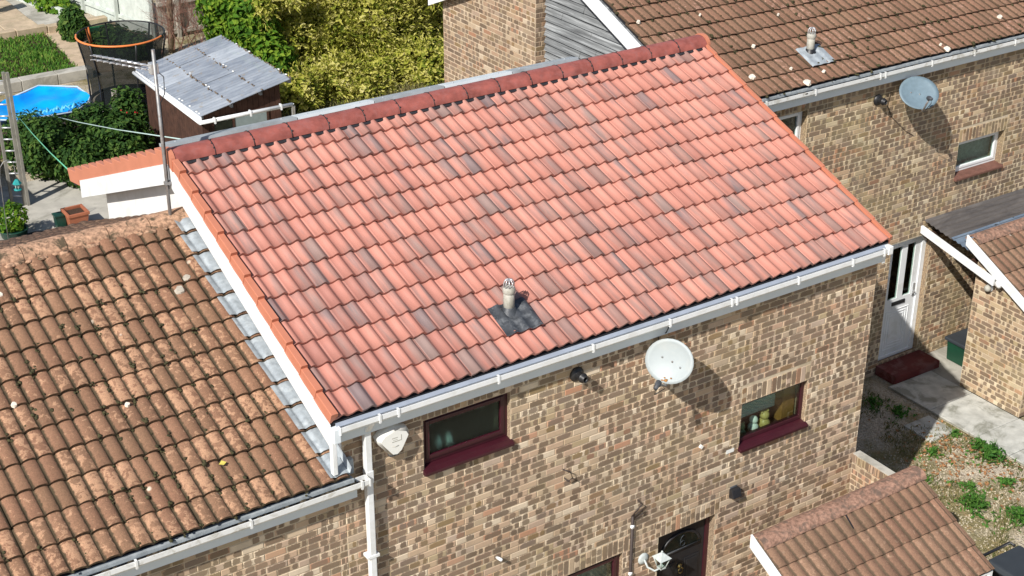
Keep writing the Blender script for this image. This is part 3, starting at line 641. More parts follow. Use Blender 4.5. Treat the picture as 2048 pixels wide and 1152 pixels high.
arc = [(xc - math.cos(PI * j / n) * .29, zc + math.sin(PI * j / n) * .24) for j in range(n + 1)]
m = MB(); m.prism([(x, yb + .004, z) for x, z in arc], (0, .01, 0)); m.build('fanlight_pane', 'glass', D)
m = MB(); m.tube([(x, yb + .006, z) for x, z in arc] + [(arc[0][0], yb + .006, arc[0][1])], .016, 6); m.build('fanlight_rim', 'black', D)
m = MB(); m.tube([(xc - .26, yb + .002, zc + .012), (xc + .26, yb + .002, zc + .012)], .005, 6); m.build('fanlight_bar', 'lead_dark', D)
# etched house number on the fanlight
n6 = [(.034, .150), (.010, .156), (-.018, .135), (-.032, .095), (-.034, .050), (-.022, .018), (.004, .006), (.030, .018), (.038, .046), (.028, .072), (.004, .082), (-.022, .070), (-.033, .048)]
m = MB(); m.tube([(xc + .02 + a_, yb - .001, zc + .035 + b_) for a_, b_ in n6], .0045, 5); m.build('number_six', 'grey_lid', D)
for sx in (-1, 1):
    m = MB(); a = xc + sx * .19; m.box((a - .115, yb + .006, .95), (a + .115, yb + .018, 1.70)); m.box((a - .085, yb - .002, .98), (a + .085, yb + .006, 1.67)); m.build('door_panel', 'black', D, .006)
    m = MB(); m.box((a - .115, yb + .006, .30), (a + .115, yb + .018, .80)); m.build('door_panel', 'black', D, .006)
m = MB(); m.lathe([(.0, .0), (.028, .002), (.034, .012), (.02, .02), (.012, .03)], (xc, yb + .012, 1.62), 10, (0, -1, 0)); m.tube([(xc, yb - .02, 1.62), (xc + .035, yb - .02, 1.585), (xc + .03, yb - .02, 1.545), (xc, yb - .02, 1.53), (xc - .03, yb - .02, 1.545), (xc - .035, yb - .02, 1.585), (xc, yb - .02, 1.62)], .008, 6); m.build('door_knocker', 'brass', D)
m = MB(); m.tube([(dr[1] - .13, yb + .015, 1.15), (dr[1] - .13, yb - .04, 1.15), (dr[1] - .22, yb - .04, 1.15)], .01, 6); m.build('door_handle', 'brass', D)
room(H, dr[0], dr[1], .1, dr[2], dr[3])
MB().box((3.95, -.45, 0.0), (5.05, 0.0, .13)).build('door_step', 'step_red', H, .01)
# flat grey cappings lying just behind the ridge
o_, ux, us, un = bk
for k, lb_ in enumerate(('grey capping slab behind the ridge nearest the television aerial', 'pale capping slab behind the ridge, second from the aerial end', 'grey capping slab behind the ridge, middle of the row', 'pale capping slab behind the ridge, second from the timber gable', 'grey capping slab behind the ridge nearest the timber gable')):
    a, x1_ = ((.02, 1.57), (1.585, 2.545), (2.56, 3.485), (3.50, 4.435), (4.45, 5.42))[k]; s0_, s1_ = SL - .36, SL - .18
    def q(u, s, h): return o_ + ux * (u - X0) + us * s + un * h
    cp = thing('ridge_capping', q((a + x1_) / 2, s0_, 0), lb_, 'capping', 'flat cappings in a row behind the ridge')
    m = MB(); A = [q(a, s0_, .135), q(x1_, s0_, .135), q(x1_, s1_, .105), q(a, s1_, .105)]; B = [v + un * .035 for v in A]
    m.poly(A[::-1]); m.poly(B)
    for i in range(4): j = (i + 1) % 4; m.poly([A[i], A[j], B[j], B[i]])
    m.build('slab', 'panel_pale' if k % 2 else 'panel_grey', cp)
    m = MB()
    for u in (a + .15, x1_ - .15): m.tube([q(u, s0_ + .1, .0), q(u, s0_ + .1, .16)], .015, 6); m.tube([q(u, s1_ - .06, .0), q(u, s1_ - .06, .13)], .015, 6)
    m.build('support', 'alu', cp)

# ================================================================== RIGHT HOUSE (set back)
O = Vector((7.45, 3.55, .45))
HR = thing('terraced_house', (11.5, 7, .4), 'brick terraced house with plain brown tiled roof, set back on the right', 'house')
rw0 = (8.37, 9.39, 4.62, 5.30); rw2 = (12.69, 13.74, 3.55, 4.10); rd = (11.46, 12.34, .57, 2.68)
front_wall(HR, O, 7.3, 16.6, .3, 5.52, [lowr(rw0), lowr(rw2), rd], [(rw2[0] - .02, rw2[1] + .02, rw2[3], rw2[3] + .215), (rw0[0] - .02, rw0[1] + .02, rw0[3], 5.515)], 'brick2', 5)
shell(HR, 7.75, 16.6, 3.55, 10.25, .3, 5.6, 7.0)
frR = roof_frame(7.40, YE + O.y, ZE + O.z, TH); bkR = roof_frame(7.40, YE + O.y + 2 * SL * math.cos(TH) + .02, ZE + O.z, TH, True)
RR = deck(frR, 9.0, SL, HR, name='roof'); random.seed(21)
def rn_old(c, r): return (R(), R(), R(), R())
pieces(tile_field(frR, 30, 12, prof_flat, T_FLAT, rn_old, jit=.007, lift=.034), 'roof_tile', 'roof_tiles_rest', 'tile_right', RR)
RRB = deck(bkR, 9.0, SL, HR, name='rear_roof'); pieces(tile_field(bkR, 30, 12, prof_flat, T_FLAT, rn_old, jit=.006), 'roof_tile', 'rear_roof_tiles', 'tile_right', RRB, 0)
YRR = YR + O.y; ZRR = ZR + O.z
for k in range(20): ridge_piece(7.40 + k * .45 + .004, 7.40 + k * .45 + .446, YRR, ZRR - .03, .13).build('ridge_tile', 'ridge_old', RR)
gutter(HR, 7.5, 16.5, -.208 + O.y, 5.215 + O.z, muck=True, mat='white_dirty', brackets=[8.4, 9.3, 10.55, 10.65, 11.6, 12.5, 13.4, 14.3, 15.2])
fascia(HR, 7.5, 16.5, -.112 + O.y, 5.005 + O.z, 5.20 + O.z)
m = MB(); m.box((7.5, -.165 + O.y, 5.215 + O.z), (16.4, -.09 + O.y, 5.252 + O.z)); m.build('eaves_felt', 'lead', HR)
# gable: brick rear part, recessed timber boarding at the front
def gzr(y): return ZE + O.z - .10 + (SL * math.sin(TH)) * (1 - abs(y - YRR) / (YR - YE))
m = MB(); yA, yB = 7.55, 10.25
m.prism([(7.50, yA, 2.0), (7.50, yB, 2.0), (7.50, yB, gzr(yB)), (7.50, yA, gzr(yA))], (.25, 0, 0)); GW = m.build('gable_wall', 'mortar', HR)
pieces(brickwork((7.50, 0, 0), (0, 1, 0), (-1, 0, 0), yA, yB, 3.0, 6.9, clip=lambda y, z: z < gzr(y) - .01, seed=8), 'brick', 'brickwork', 'brick3', GW)
m = MB()
pieces(brickwork((0, 7.55, 0), (1, 0, 0), (0, -1, 0), 7.50, 7.74, 3.0, 6.6, seed=9), 'brick', 'return_brickwork', 'brick3', GW, 60)
CL = MB().box((7.70, 3.6, 2.0), (7.76, 7.55, 5.55)).build('cladding_backing', 'black_felt', HR)
z = 4.0; random.seed(31)
while z < 7.0:
    ym = 7.52; yf = None
    # front end of each board follows the roof slope
    zz = z + .125
    t_ = (zz - (ZE + O.z - .13)) / (SL * math.sin(TH)); ys = max(3.62, YRR - (1 - t_) * (YR - YE)) if zz > ZE + O.z - .13 else 3.62
    if ys < ym - .05:
        m = MB(); sp = [ys] + ([U(max(ys + .5, 4.6), ym - .4)] if ym - ys > 1.6 else []) + [ym]
        for a, b in zip(sp[:-1], sp[1:]):
            m.prism([(7.69, a + .003, z + .01), (7.640 + U(-.006, .006), a + .003, z), (7.685, a + .003, z + .118), (7.70, a + .003, z + .118)], (0, b - a - .006, 0))
        m.build('cladding_board', 'wood_grey', CL)
    z += .118
m = MB(); ya, yb_ = YE + O.y - .02, YRR
m.prism([(7.33, ya, gzr(ya) + .07), (7.33, yb_, gzr(yb_) + .07), (7.33, yb_, gzr(yb_) - .16), (7.33, ya, gzr(ya) - .16)], (.025, 0, 0)); m.build('barge_board', 'white', HR)
m = MB(); ya = 2 * YRR - (YE + O.y) + .02
m.prism([(7.33, ya, gzr(ya) + .07), (7.33, yb_, gzr(yb_) + .07), (7.33, yb_, gzr(yb_) - .16), (7.33, ya, gzr(ya) - .16)], (.025, 0, 0)); m.build('barge_board', 'white', HR)
m = MB()
for (a0, a1) in ((YE + O.y, YRR), (2 * YRR - YE - O.y, YRR)): m.prism([(7.358, a0, gzr(a0) + .06), (7.358, a1, gzr(a1) + .06), (7.358, a1, gzr(a1) - .02), (7.358, a0, gzr(a0) - .02)], (.39, 0, 0))
m.build('verge_soffit', 'wood_grey', HR)
# windows and door of the right house
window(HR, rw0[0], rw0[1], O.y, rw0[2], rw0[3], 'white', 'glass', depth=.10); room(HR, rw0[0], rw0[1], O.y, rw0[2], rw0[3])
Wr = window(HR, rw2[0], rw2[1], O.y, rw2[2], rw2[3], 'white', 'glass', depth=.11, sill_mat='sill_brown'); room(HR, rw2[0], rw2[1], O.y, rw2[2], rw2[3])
MB().box((rw2[0] - .05, O.y + .26, rw2[2] - .05), (rw2[1] + .05, O.y + .275, rw2[3] + .05)).build('net_curtain', 'curtain', Wr)
yb = O.y + .08; z0 = rd[2]
m = MB(); m.box((rd[0], yb, z0), (rd[0] + .07, yb + .07, rd[3])); m.box((rd[1] - .09, yb, z0), (rd[1], yb + .07, rd[3])); m.box((rd[0] + .07, yb, rd[3] - .07), (rd[1] - .09, yb + .07, rd[3])); m.box((rd[0] + .07, yb, z0), (rd[1] - .09, yb + .07, z0 + .05)); D = m.build('front_door', 'white', HR, .005)
a, b = rd[0] + .07, rd[1] - .09
m = MB(); g1 = (a + .09, a + .30); g2 = (b - .30, b - .12); zb, zt_ = 1.62, 2.53
m.box((a, yb + .02, z0 + .05), (b, yb + .06, zb)); m.box((a, yb + .02, zt_), (b, yb + .06, rd[3] - .07))
for (p0, p1) in ((a, g1[0]), (g1[1], g2[0]), (g2[1], b)): m.box((p0, yb + .02, zb), (p1, yb + .06, zt_))
m.build('door_leaf', 'white', D)
for g in (g1, g2): MB().box((g[0], yb + .035, zb), (g[1], yb + .042, zt_)).build('door_pane', 'glass', D)
for k in range(3):
    e = .05 * k; m = MB(); xa, xb, za, zz = a + .09 + e, b - .12 - e, z0 + .14 + e, 1.42 - e
    t2 = .012
    m.box((xa, yb + .012, za), (xb, yb + .021, za + t2)); m.box((xa, yb + .012, zz - t2), (xb, yb + .021, zz)); m.box((xa, yb + .012, za + t2), (xa + t2, yb + .021, zz - t2)); m.box((xb - t2, yb + .012, za + t2), (xb, yb + .021, zz - t2)); m.build('door_moulding', 'white', D)
MB().box(((a + b) / 2 - .16, yb + .005, 1.50), ((a + b) / 2 + .13, yb + .024, 1.565)).build('letter_flap', 'black', D, .004)
m = MB(); m.box((b - .085, yb + .004, 1.58), (b - .045, yb + .02, 1.80)); m.tube([(b - .065, yb + .01, 1.66), (b - .065, yb - .035, 1.66), (b - .17, yb - .035, 1.66)], .009, 6); m.build('door_handle', 'alu', D)
room(HR, rd[0], rd[1], O.y + .1, rd[2], rd[3])
MB().box((11.42, 3.10, .40), (12.42, 3.55, .56)).build('door_step', 'step_red', HR, .012)

# ================================================================== LEFT HOUSE (mossy roof, lower)
OL = Vector((0, 0, -.67))
HL = thing('terraced_house', (-3, 3.3, -.3), 'lower brick terraced house with mossy brown tiled roof, on the left', 'house')
front_wall(HL, (0, 0, 0), -6.6, .12, -.3, 4.42, [], [], 'brick', 13)
shell(HL, -6.6, .08, 0, 6.05, -.3, 4.42, 5.7)
nL = 23; XL = .105 - nL * .30
frL = roof_frame(XL, YE, ZE + OL.z, TH); bkL = roof_frame(XL, YE + 2 * SL * math.cos(TH) + .02, ZE + OL.z, TH, True)
RL = deck(frL, nL * .3, SL, HL, name='roof'); random.seed(41)
pieces(tile_field(frL, nL, 12, prof_old, T_OLD, rn_old, jit=.008, lift=.044, thick=.030), 'roof_tile', 'roof_tiles_rest', 'tile_left', RL)
RLB = deck(bkL, nL * .3, SL, HL, name='rear_roof'); pieces(tile_field(bkL, nL, 12, prof_old, T_OLD, rn_old, jit=.006), 'roof_tile', 'rear_roof_tiles', 'tile_left', RLB, 0)
for k in range(15):
    a = .09 - (k + 1) * .45; ridge_piece(a + .004, a + .446, YR + U(-.008, .008), ZR + OL.z - .04 + U(-.008, .008), .14, flat=.85).build('ridge_tile', 'ridge_old', RL)
m = MB()
for k in range(90): m.sphere((U(-6.5, -.1), YR - .16 + U(-.02, .02), ZR + OL.z - .03), U(.02, .045), 6, 4, (1.5, 1, .6))
m.build('ridge_mortar', 'ridge_old', RL)['kind'] = 'stuff'
def moss(frm, parent, n, umax, seed, pw):
    random.seed(seed); o_, ux, us, un = frm; m = MB()
    for k in range(n):
        r = random.randrange(12); c_ = random.randrange(int(umax / WV)); u = c_ * WV + random.gauss(0, .012); s_ = r * GA + (random.gauss(.0, .012) if R() < pw else U(0, GA))
        if noise.noise((u * .8, s_ * .8, seed)) < -.15: continue
        sz = U(.008, .022); c = o_ + ux * u + us * s_ + un * (.012 + .044 * (1 - (s_ % GA) / GA)); m.cr = (R(),) * 4
        for q in range(random.randrange(1, 4)): m.sphere(c + ux * U(-.02, .02) + us * U(-.025, .025), sz * U(.6, 1.1), 5, 3, (1.2, 1.4, .7))
    m.build('moss_clumps', 'moss', parent)['kind'] = 'stuff'
M['moss'] = plain('moss', (.055, .050, .022), .95, .5, 30, .6)
moss(frL, RL, 900, nL * .3 - .3, 44, .55); moss(frR, RR, 900, 9.0, 45, .75)
# lead soakers dressed over the last tiles
o_, ux, us, un = frL; random.seed(43)
for r in range(12):
    m = MB(); w_ = U(.205, .24); n = 17; g = []
    for j in range(5):
        s = r * GA + .01 + (GA - .012) * j / 4; row = []
        for i in range(n):
            u = nL * .3 - w_ + w_ * i / (n - 1) + .002; h = prof_old(u / WV) * .8 + .006 + .048 * (1 - (j / 4) * .86) + .020 + U(-.003, .003); row.append(m.vert(o_ + ux * u + us * s + un * h))
        row.append(m.vert(o_ + ux * (nL * .3 + .006) + us * s + un * (.16 + U(-.02, .02)))); g.append(row)
    for j in range(4):
        for i in range(n): m.face((g[j][i], g[j][i + 1], g[j + 1][i + 1], g[j + 1][i]), None, True)
    m.build('lead_soaker', 'lead', RL)
m = MB(); m.prism([(-.02, YE + .02, 4.665), (.10, YE + .02, 4.665), (.10, .02, 4.74), (-.02, .02, 4.74)], (0, 0, .012)); m.box((.125, -.07, 4.58), (.20, -.006, 4.74)); m.build('lead_apron', 'lead', HL, .01)
gutter(HL, -6.5, .29, -.208, 5.215 + OL.z, muck=True, mat='white_dirty', brackets=[-6, -5, -4, -3, -2.05, -.95, .2])
fascia(HL, -6.5, .20, -.112, 4.94 + OL.z + .06, 5.20 + OL.z)
m = MB(); m.box((-6.4, -.165, 5.215 + OL.z), (.15, -.09, 5.252 + OL.z)); m.build('eaves_felt', 'lead', HL)

# ================================================================== STORES IN FRONT OF THE HOUSES
TS = math.radians(26.6)
def store(off, label, mat, seed, ncol=8, cols_x0=4.70):
    ox, oy, oz = off; S = thing('brick_store', (ox + 6, oy - 1.6, oz), label, 'outbuilding')
    xa, xb, yb_, yf = ox + 4.80, ox + 7.15, oy - 1.05, oy - 2.22
    def top(y): return oz + 2.46 - (oy - 1.0 - y) * math.tan(TS)
    m = MB(); m.prism([(xa, yf, oz), (xa, yb_, oz), (xa, yb_, top(yb_)), (xa, yf, top(yf))], (xb - xa, 0, 0)); W_ = m.build('store_wall', 'mortar', S)
    pieces(brickwork((xa, 0, 0), (0, -1, 0), (-1, 0, 0), -yb_, -yf, oz, oz + 2.55, clip=lambda u, z: z < top(-u) + .005, seed=seed), 'brick', 'brickwork', mat, W_)
    pieces(brickwork((0, yf, 0), (1, 0, 0), (0, -1, 0), xa, xb, oz, top(yf), seed=seed + 1), 'brick', 'front_brickwork', mat, W_, 0)
    pieces(brickwork((0, yb_, 0), (-1, 0, 0), (0, 1, 0), -xb, -xa, oz, top(yb_), seed=seed + 2), 'brick', 'rear_brickwork', mat, W_, 0)
    g = .345; fr_ = roof_frame(ox + cols_x0, oy - .95 - 4.15 * g * math.cos(TS), oz + 2.53 - 4.15 * g * math.sin(TS), TS)
    Rf = deck(fr_, ncol * .3 + .15, 4.15 * g, S, name='store_roof'); random.seed(seed)
    lst = tile_field(fr_, ncol, 4, prof_arc, [0, .06, .2, .45, .7, .84, .89, 1], lambda c, r: (R(), R(), R(), R()), gauge=g, jit=.006, lift=.030)
    lst += [tile_piece(fr_, ncol * .3, 1, r * g, g, prof_arc, [0, .06, .2, .45, .7, .84, .89, 1], (R(), R(), R(), R()), .006) for r in range(4)]
    pieces(lst, 'roof_tile', 'roof_tiles_rest', 'tile_store', Rf)
    yr, zr = oy - .95, oz + 2.53
    for k in range(6): a = ox + cols_x0 + k * .43; ridge_piece(a + .003, min(a + .427, ox + cols_x0 + ncol * .3 + .16), yr - .01, zr - .035 + U(-.005, .005), .125, flat=.72).build('ridge_tile', 'ridge_store', Rf)
    for x in (ox + cols_x0 - .03, ox + cols_x0 + ncol * .3 + .07):
        m = MB(); e0, e1 = oy - .88, oy - .95 - 4.15 * g * math.cos(TS) - .01
        hh_ = .06 if x < ox + 5 else -.03; m.prism([(x, e0, top(e0) + hh_), (x, e1, top(e1) + hh_), (x, e1, top(e1) - .11), (x, e0, top(e0) - .11)], (.024, 0, 0)); m.build('barge_board', 'white', S)
    m = MB(); e1 = oy - .95 - 4.15 * g * math.cos(TS); m.box((ox + cols_x0, e1 + .01, top(e1) - .12), (ox + cols_x0 + ncol * .3 + .15, e1 + .03, top(e1) + .02)); m.build('fascia', 'white', S)
    return S, Rf
S1, SR1 = store((0, 0, 0), 'small brick store with brown tiled roof beside the maroon front door', 'brick', 51)
# slipped tile with a dark gap
m = MB(); o_, ux, us, un = roof_frame(4.70, -.95 - 4.15 * .345 * math.cos(TS), 2.53 - 4.15 * .345 * math.sin(TS), TS); q = lambda u, s, h: o_ + ux * u + us * s + un * h
m.poly([q(1.19, 1.10, .034), q(1.21, 1.10, .034), q(1.245, 1.30, .030), q(1.22, 1.30, .030)]); m.build('tile_crack', 'black', SR1)
S2, SR2 = store((7.42, 3.55, .45), 'small brick store with brown tiled roof beside the white front door', 'brick2', 61)

# tall garden wall between house corner and store
Wl = thing('garden_wall', (7.2, -.5, 0), 'narrow brick wall joining the house corner to the store roof', 'wall')
box('wall_core', (7.155, -1.02, 0), (7.26, -.006, 2.20), 'mortar', Wl)
pieces(brickwork((7.155, 0, 0), (0, -1, 0), (-1, 0, 0), .006, 1.02, 0, 2.20, red=.5, seed=71), 'brick', 'brickwork', 'brick', Wl, 200)
for k in range(13):
    y = -.01 - k * .078; m = MB(); m.cr = (U(.5, 1), R(), R(), R()); m.cd = (U(.3, .7), U(.1, .5), .5, .001); m.box((7.140, y - .068, 2.205), (7.275, y, 2.305 + U(-.004, .004))); m.build('coping_brick', 'brick', Wl)
MB().box((7.15, -1.02, 2.3), (7.265, -.01, 2.318)).build('coping_mortar', 'concrete', Wl)

# corrugated canopy over the right-hand front door
C = thing('porch_canopy', (12.9, 3.0, 2.6), 'grimy corrugated sheet canopy with white edge over the white front door', 'canopy')
def corr(name, x0, x1, ya, yb_, za, zb, n, amp, mat, parent, along='x'):
    m = MB(); g = []
    for i in range(n + 1):
        t_ = i / n; h = amp * math.cos(i * PI / 2)
        y = ya + (yb_ - ya) * t_; z = za + (zb - za) * t_ + h; g.append((m.vert((x0, y, z)), m.vert((x1, y, z))))
    for i in range(n): m.face((g[i][0], g[i][1], g[i + 1][1], g[i + 1][0]), None, True)
    return m.build(name, mat, parent)
corr('corrugated_sheet', 12.12, 15.9, 3.54, 2.95, 2.94, 2.83, 24, .010, 'sheet_dirty', C)
corr('corrugated_sheet', 12.13, 15.9, 2.99, 2.52, 2.845, 2.755, 20, .010, 'sheet_blue', C)
m = MB(); m.prism([(12.06, 3.545, 2.86), (12.06, 2.05, 2.55), (12.06, 2.05, 2.43), (12.06, 3.545, 2.74)], (.05, 0, 0)); m.build('canopy_edge', 'white', C, .005)
m = MB(); m.lathe([(.0, 0), (.05, .002), (.055, .08), (.03, .10), (0, .1)], (12.10, 2.02, 2.49), 10, (0, -1, -.2)); m.build('edge_stop', 'white_dirty', C)
for y in (3.45, 2.6): MB().box((12.12, y, 2.66 if y > 3 else 2.52), (15.9, y + .045, 2.74 if y > 3 else 2.60)).build('canopy_batten', 'wood_dark', C)
lb = thing('bulkhead_light', (12.19, 2.25, 2.3), 'round glass wall light on the store beside the white door', 'light')
m = MB(); m.lathe([(.065, 0), (.065, .02), (.0, .02)], (12.208, 2.20, 2.31), 12, (-1, 0, 0)); m.build('base', 'alu', lb)
m = MB(); m.sphere((12.15, 2.20, 2.31), .055, 12, 8); m.build('shade', 'pipe_grey', lb)

# ================================================================== FIXTURES ON WALLS AND ROOFS
def vent(o, label, dark):
    ox, oy, oz = o; V = thing('vent_pipe', (ox + 2.28, oy + .42, oz + 5.47), label, 'vent pipe')
    b = Vector((ox + 2.28, oy + .40, oz + 5.27 + .55 * math.tan(TH)))
    m = MB(); m.tube([b, b + Vector((0, 0, .30))], .057, 14); m.build('pipe', 'pipe_grey', V)
    m = MB(); m.lathe([(.062, .235), (.066, .24), (.066, .285), (.058, .30)], b, 14); m.build('collar', 'pipe_grey', V)
    m = MB()
    for k in range(9):
        a = 2 * PI * k / 9; c, s = math.cos(a), math.sin(a); m.tube([b + Vector((.052 * c, .052 * s, .28)), b + Vector((.054 * c, .054 * s, .345)), b + Vector((.036 * c, .036 * s, .378)), b + Vector((0, 0, .385))], .006, 4)
    m.build('wire_cage', 'alu', V)
    o_, ux, us, un = roof_frame(ox, oy + YE, oz + ZE, TH); ms = MB(); g = []
    pf = prof_new if dark else prof_flat; n = 16
    for j in range(4):
        s = .30 + .40 * j / 3; g.append([ms.vert(o_ + ux * (2.07 + .45 * i / n) + us * s + un * ((pf((2.07 + .45 * i / n) / WV + .13) * .85) + .050)) for i in range(n + 1)])
    for j in range(3):
        for i in range(n): ms.face((g[j][i], g[j][i + 1], g[j + 1][i + 1], g[j + 1][i]), None, True)
    ms.build('flashing', 'lead_dark' if dark else 'lead', V)
    m = MB(); m.lathe([(.135, -.05), (.115, -.01), (.078, .045), (.064, .075), (.059, .08)], b, 14); m.build('boot', 'black' if not dark else 'lead_dark', V)
vent((0, 0, 0), 'grey vent pipe with wire cage on the new salmon roof', True)
vent((7.45, 3.55, .45), 'grey vent pipe with pale flashing on the old brown roof at right', False)

def flue(o, label):
    F = thing('boiler_flue', o, label, 'flue'); c = Vector(o)
    m = MB(); m.lathe([(.0, .0), (.085, .0), (.085, .02), (.06, .04), (.05, .045)], c, 16, (0, -1, 0)); m.build('wall_collar', 'black', F)
    m = MB(); m.lathe([(.048, .03), (.048, .11), (.054, .115), (.054, .125), (.036, .13), (.036, .17), (.026, .172), (.026, .12)], c, 16, (0, -1, .05)); m.build('flue_pipe', 'black', F)
flue((2.85, 0, 4.80), 'round black flue outlet on the wall below the new roof')
flue((10.77, 3.55, 5.18), 'round black flue outlet on the right house under its gutter')

def dish(c, base, nrm, rx, rz, face, label, rust):
    S = thing('satellite_dish', base, label, 'satellite dish', None); c = Vector(c); nrm = Vector(nrm).normalized()
    rgt = Vector((0, 0, 1)).cross(nrm).normalized(); up = nrm.cross(rgt)
    m = MB(); n, k = 28, 6; g = []
    for side in (0, 1):
        gg = []
        for i in range(k + 1):
            r = i / k; gg.append([m.vert(c + rgt * (rx * r * math.cos(2 * PI * j / n)) + up * (rz * r * math.sin(2 * PI * j / n)) + nrm * (.045 * r * r - .008 * side + (.006 if i == k and not side else 0))) for j in range(n)])
        g.append(gg)
    for side in (0, 1):
        for i in range(k):
            for j in range(n):
                q = (g[side][i][j], g[side][i + 1][j], g[side][i + 1][(j + 1) % n], g[side][i][(j + 1) % n]); m.face(q if side == 0 else q[::-1], None, True)
    for j in range(n): m.face((g[0][k][j], g[1][k][j], g[1][k][(j + 1) % n], g[0][k][(j + 1) % n]), None, True)
    m.build('reflector', face, S)
    low = c - up * rz * .98 + nrm * .045; fe = c - up * rz * .95 + nrm * .36
    m = MB(); m.tube([c - up * rz * .6 - nrm * .02, low - up * .03, fe - nrm * .05], .014, 8); m.build('feed_arm', 'steel', S)
    m = MB(); d = (c - fe).normalized(); m.lathe([(.0, -.06), (.024, -.058), (.026, .0), (.034, .01), (.034, .05), (.0, .055)], fe, 12, d); m.tube([fe - d * .05, fe - d * .07 - Vector((0, 0, .06)), low - up * .06], .005, 5); m.build('receiver_head', 'lead_dark', S)
    bv = Vector(base); m = MB(); m.tube([c - nrm * .01, c - nrm * .07, Vector((bv.x, bv.y - .12, bv.z - .02)), Vector((bv.x, bv.y - .01, bv.z - .02))], .02, 8); m.box((bv.x - .06, bv.y - .012, bv.z - .1), (bv.x + .06, bv.y - .002, bv.z + .08)); m.build('wall_bracket', 'steel', S)
    for (a, b_) in ((.08, -.02), (-.35, .1), (.45, -.2)):
        m = MB(); m.lathe([(.0, .010), (.011, .008), (.012, .0)], c + rgt * rx * a + up * rz * b_ + nrm * .045 * (a * a + b_ * b_), 8, nrm); m.build('bolt', 'steel', S)
    if rust:
        m = MB()
        for k in range(7): m.sphere(c - up * rz * U(.72, .92) + rgt * U(-.06, .05) + nrm * .036, U(.010, .022), 6, 4, (1, 1, .5))
        m.build('rust_patch', 'rust', S)
    return S
random.seed(77)
dish((3.86, -.30, 4.78), (3.92, 0, 4.78), (-.78, -.50, .38), .265, .24, 'dish_white', 'white satellite dish with rusty lower rim under the white gutter', True)
dish((11.24, 3.22, 5.27), (11.3, 3.55, 5.25), (-.30, -.62, .72), .295, .265, 'dish_grey', 'grey-blue satellite dish on the right house wall', False)
m = MB(); m.tube([(3.98, -.14, 5.15), (3.93, -.125, 5.02), (3.90, -.03, 4.95), (3.92, -.02, 4.85)], .006, 5); tag(m.build('dish_cable', 'black'), 'thin black cable hanging from gutter to the white dish', 'cable')
m = MB(); m.tube([(11.02, 3.535, 5.25), (10.98, 3.535, 5.05), (11.1, 3.535, 4.85), (11.45, 3.54, 4.55), (11.62, 3.54, 4.45)], .005, 5); tag(m.build('dish_cable', 'cable'), 'thin brown cable looping down the right house wall', 'cable')

A = thing('alarm_box', (.64, 0, 4.6), 'white burglar alarm box beside the downpipe', 'alarm box')
m = MB(); out = [(.45, 4.86), (.50, 4.91), (.66, 4.945), (.79, 4.90), (.82, 4.84), (.72, 4.66), (.66, 4.62), (.60, 4.63), (.47, 4.80)]
xc_ = .64; zc_ = 4.79
b0 = [m.vert((x, -.004, z)) for x, z in out]; b1 = [m.vert((x, -.055, z)) for x, z in out]; b2 = [m.vert((xc_ + (x - xc_) * .80, -.11, zc_ + (z - zc_) * .80)) for x, z in out]
for k in range(len(out)):
    j = (k + 1) % len(out); m.face((b0[j], b0[k], b1[k], b1[j])); m.face((b1[j], b1[k], b2[k], b2[j]), None, True)
m.face(b2); m.build('cover', 'ceramic_w', A)
m = MB(); m.box((.60, -.1125, 4.80), (.70, -.1105, 4.806)); m.box((.60, -.1125, 4.84), (.66, -.1105, 4.846)); m.box((.70, -.1125, 4.80), (.705, -.1105, 4.86)); m.box((.61, -.1125, 4.82), (.66, -.1105, 4.823)); m.tube([(.60, -.1115, 4.755), (.635, -.1115, 4.742), (.67, -.1115, 4.75)], .003, 4); m.build('embossed_mark', 'pipe_grey', A)
m = MB(); m.box((.60, -.060, 4.605), (.70, -.01, 4.635)); m.build('strobe_lens', 'lead_dark', A, .006)

FL = thing('flood_light', (5.17, 0, 2.4), 'small black floodlight on the wall above the store roof', 'light')
m = MB(); m.prism([(5.11, -.10, 2.44), (5.11, -.06, 2.54), (5.11, -.01, 2.54), (5.11, -.01, 2.42)], (.13, 0, 0)); m.build('housing', 'black', FL, .006); MB().box((5.125, -.012, 2.40), (5.225, -.004, 2.56)).build('back_plate', 'lead_dark', FL)
M['lantern_white'] = plain('lantern_weathered_white', (.46, .50, .49), .6, .15, 30)
LN = thing('wall_lantern', (3.93, 0, 2.0), 'white carriage lantern beside the maroon front door', 'light')
m = MB(); m.lathe([(0, 0), (.075, .0), (.075, .015), (.045, .03), (.0, .035)], (3.86, 0, 2.05), 14, (0, -1, 0)); m.build('rose', 'lantern_white', LN)
m = MB(); m.tube([(3.86, -.03, 2.05), (3.87, -.08, 1.97), (3.93, -.14, 1.93), (4.0, -.17, 1.97)], .012, 8); m.build('arm', 'lantern_white', LN)
m = MB(); cx, cy, cz = 4.00, -.17, 1.98
lo = [m.vert((cx + sx * .034, cy + sy * .034, cz)) for sx, sy in ((-1, -1), (1, -1), (1, 1), (-1, 1))]; up_ = [m.vert((cx + sx * .068, cy + sy * .068, cz + .13)) for sx, sy in ((-1, -1), (1, -1), (1, 1), (-1, 1))]
for k in range(4): m.face((lo[k], lo[(k + 1) % 4], up_[(k + 1) % 4], up_[k]))
m.build('lantern_glass', 'glass', LN)
m = MB(); ap = m.vert((cx, cy, cz + .205)); e = [m.vert((cx + sx * .082, cy + sy * .082, cz + .13)) for sx, sy in ((-1, -1), (1, -1), (1, 1), (-1, 1))]
for k in range(4): m.face((e[k], e[(k + 1) % 4], ap))
m.face(e[::-1]); m.sphere((cx, cy, cz + .21), .013, 8, 6); m.build('lantern_roof', 'lantern_white', LN)
m = MB()
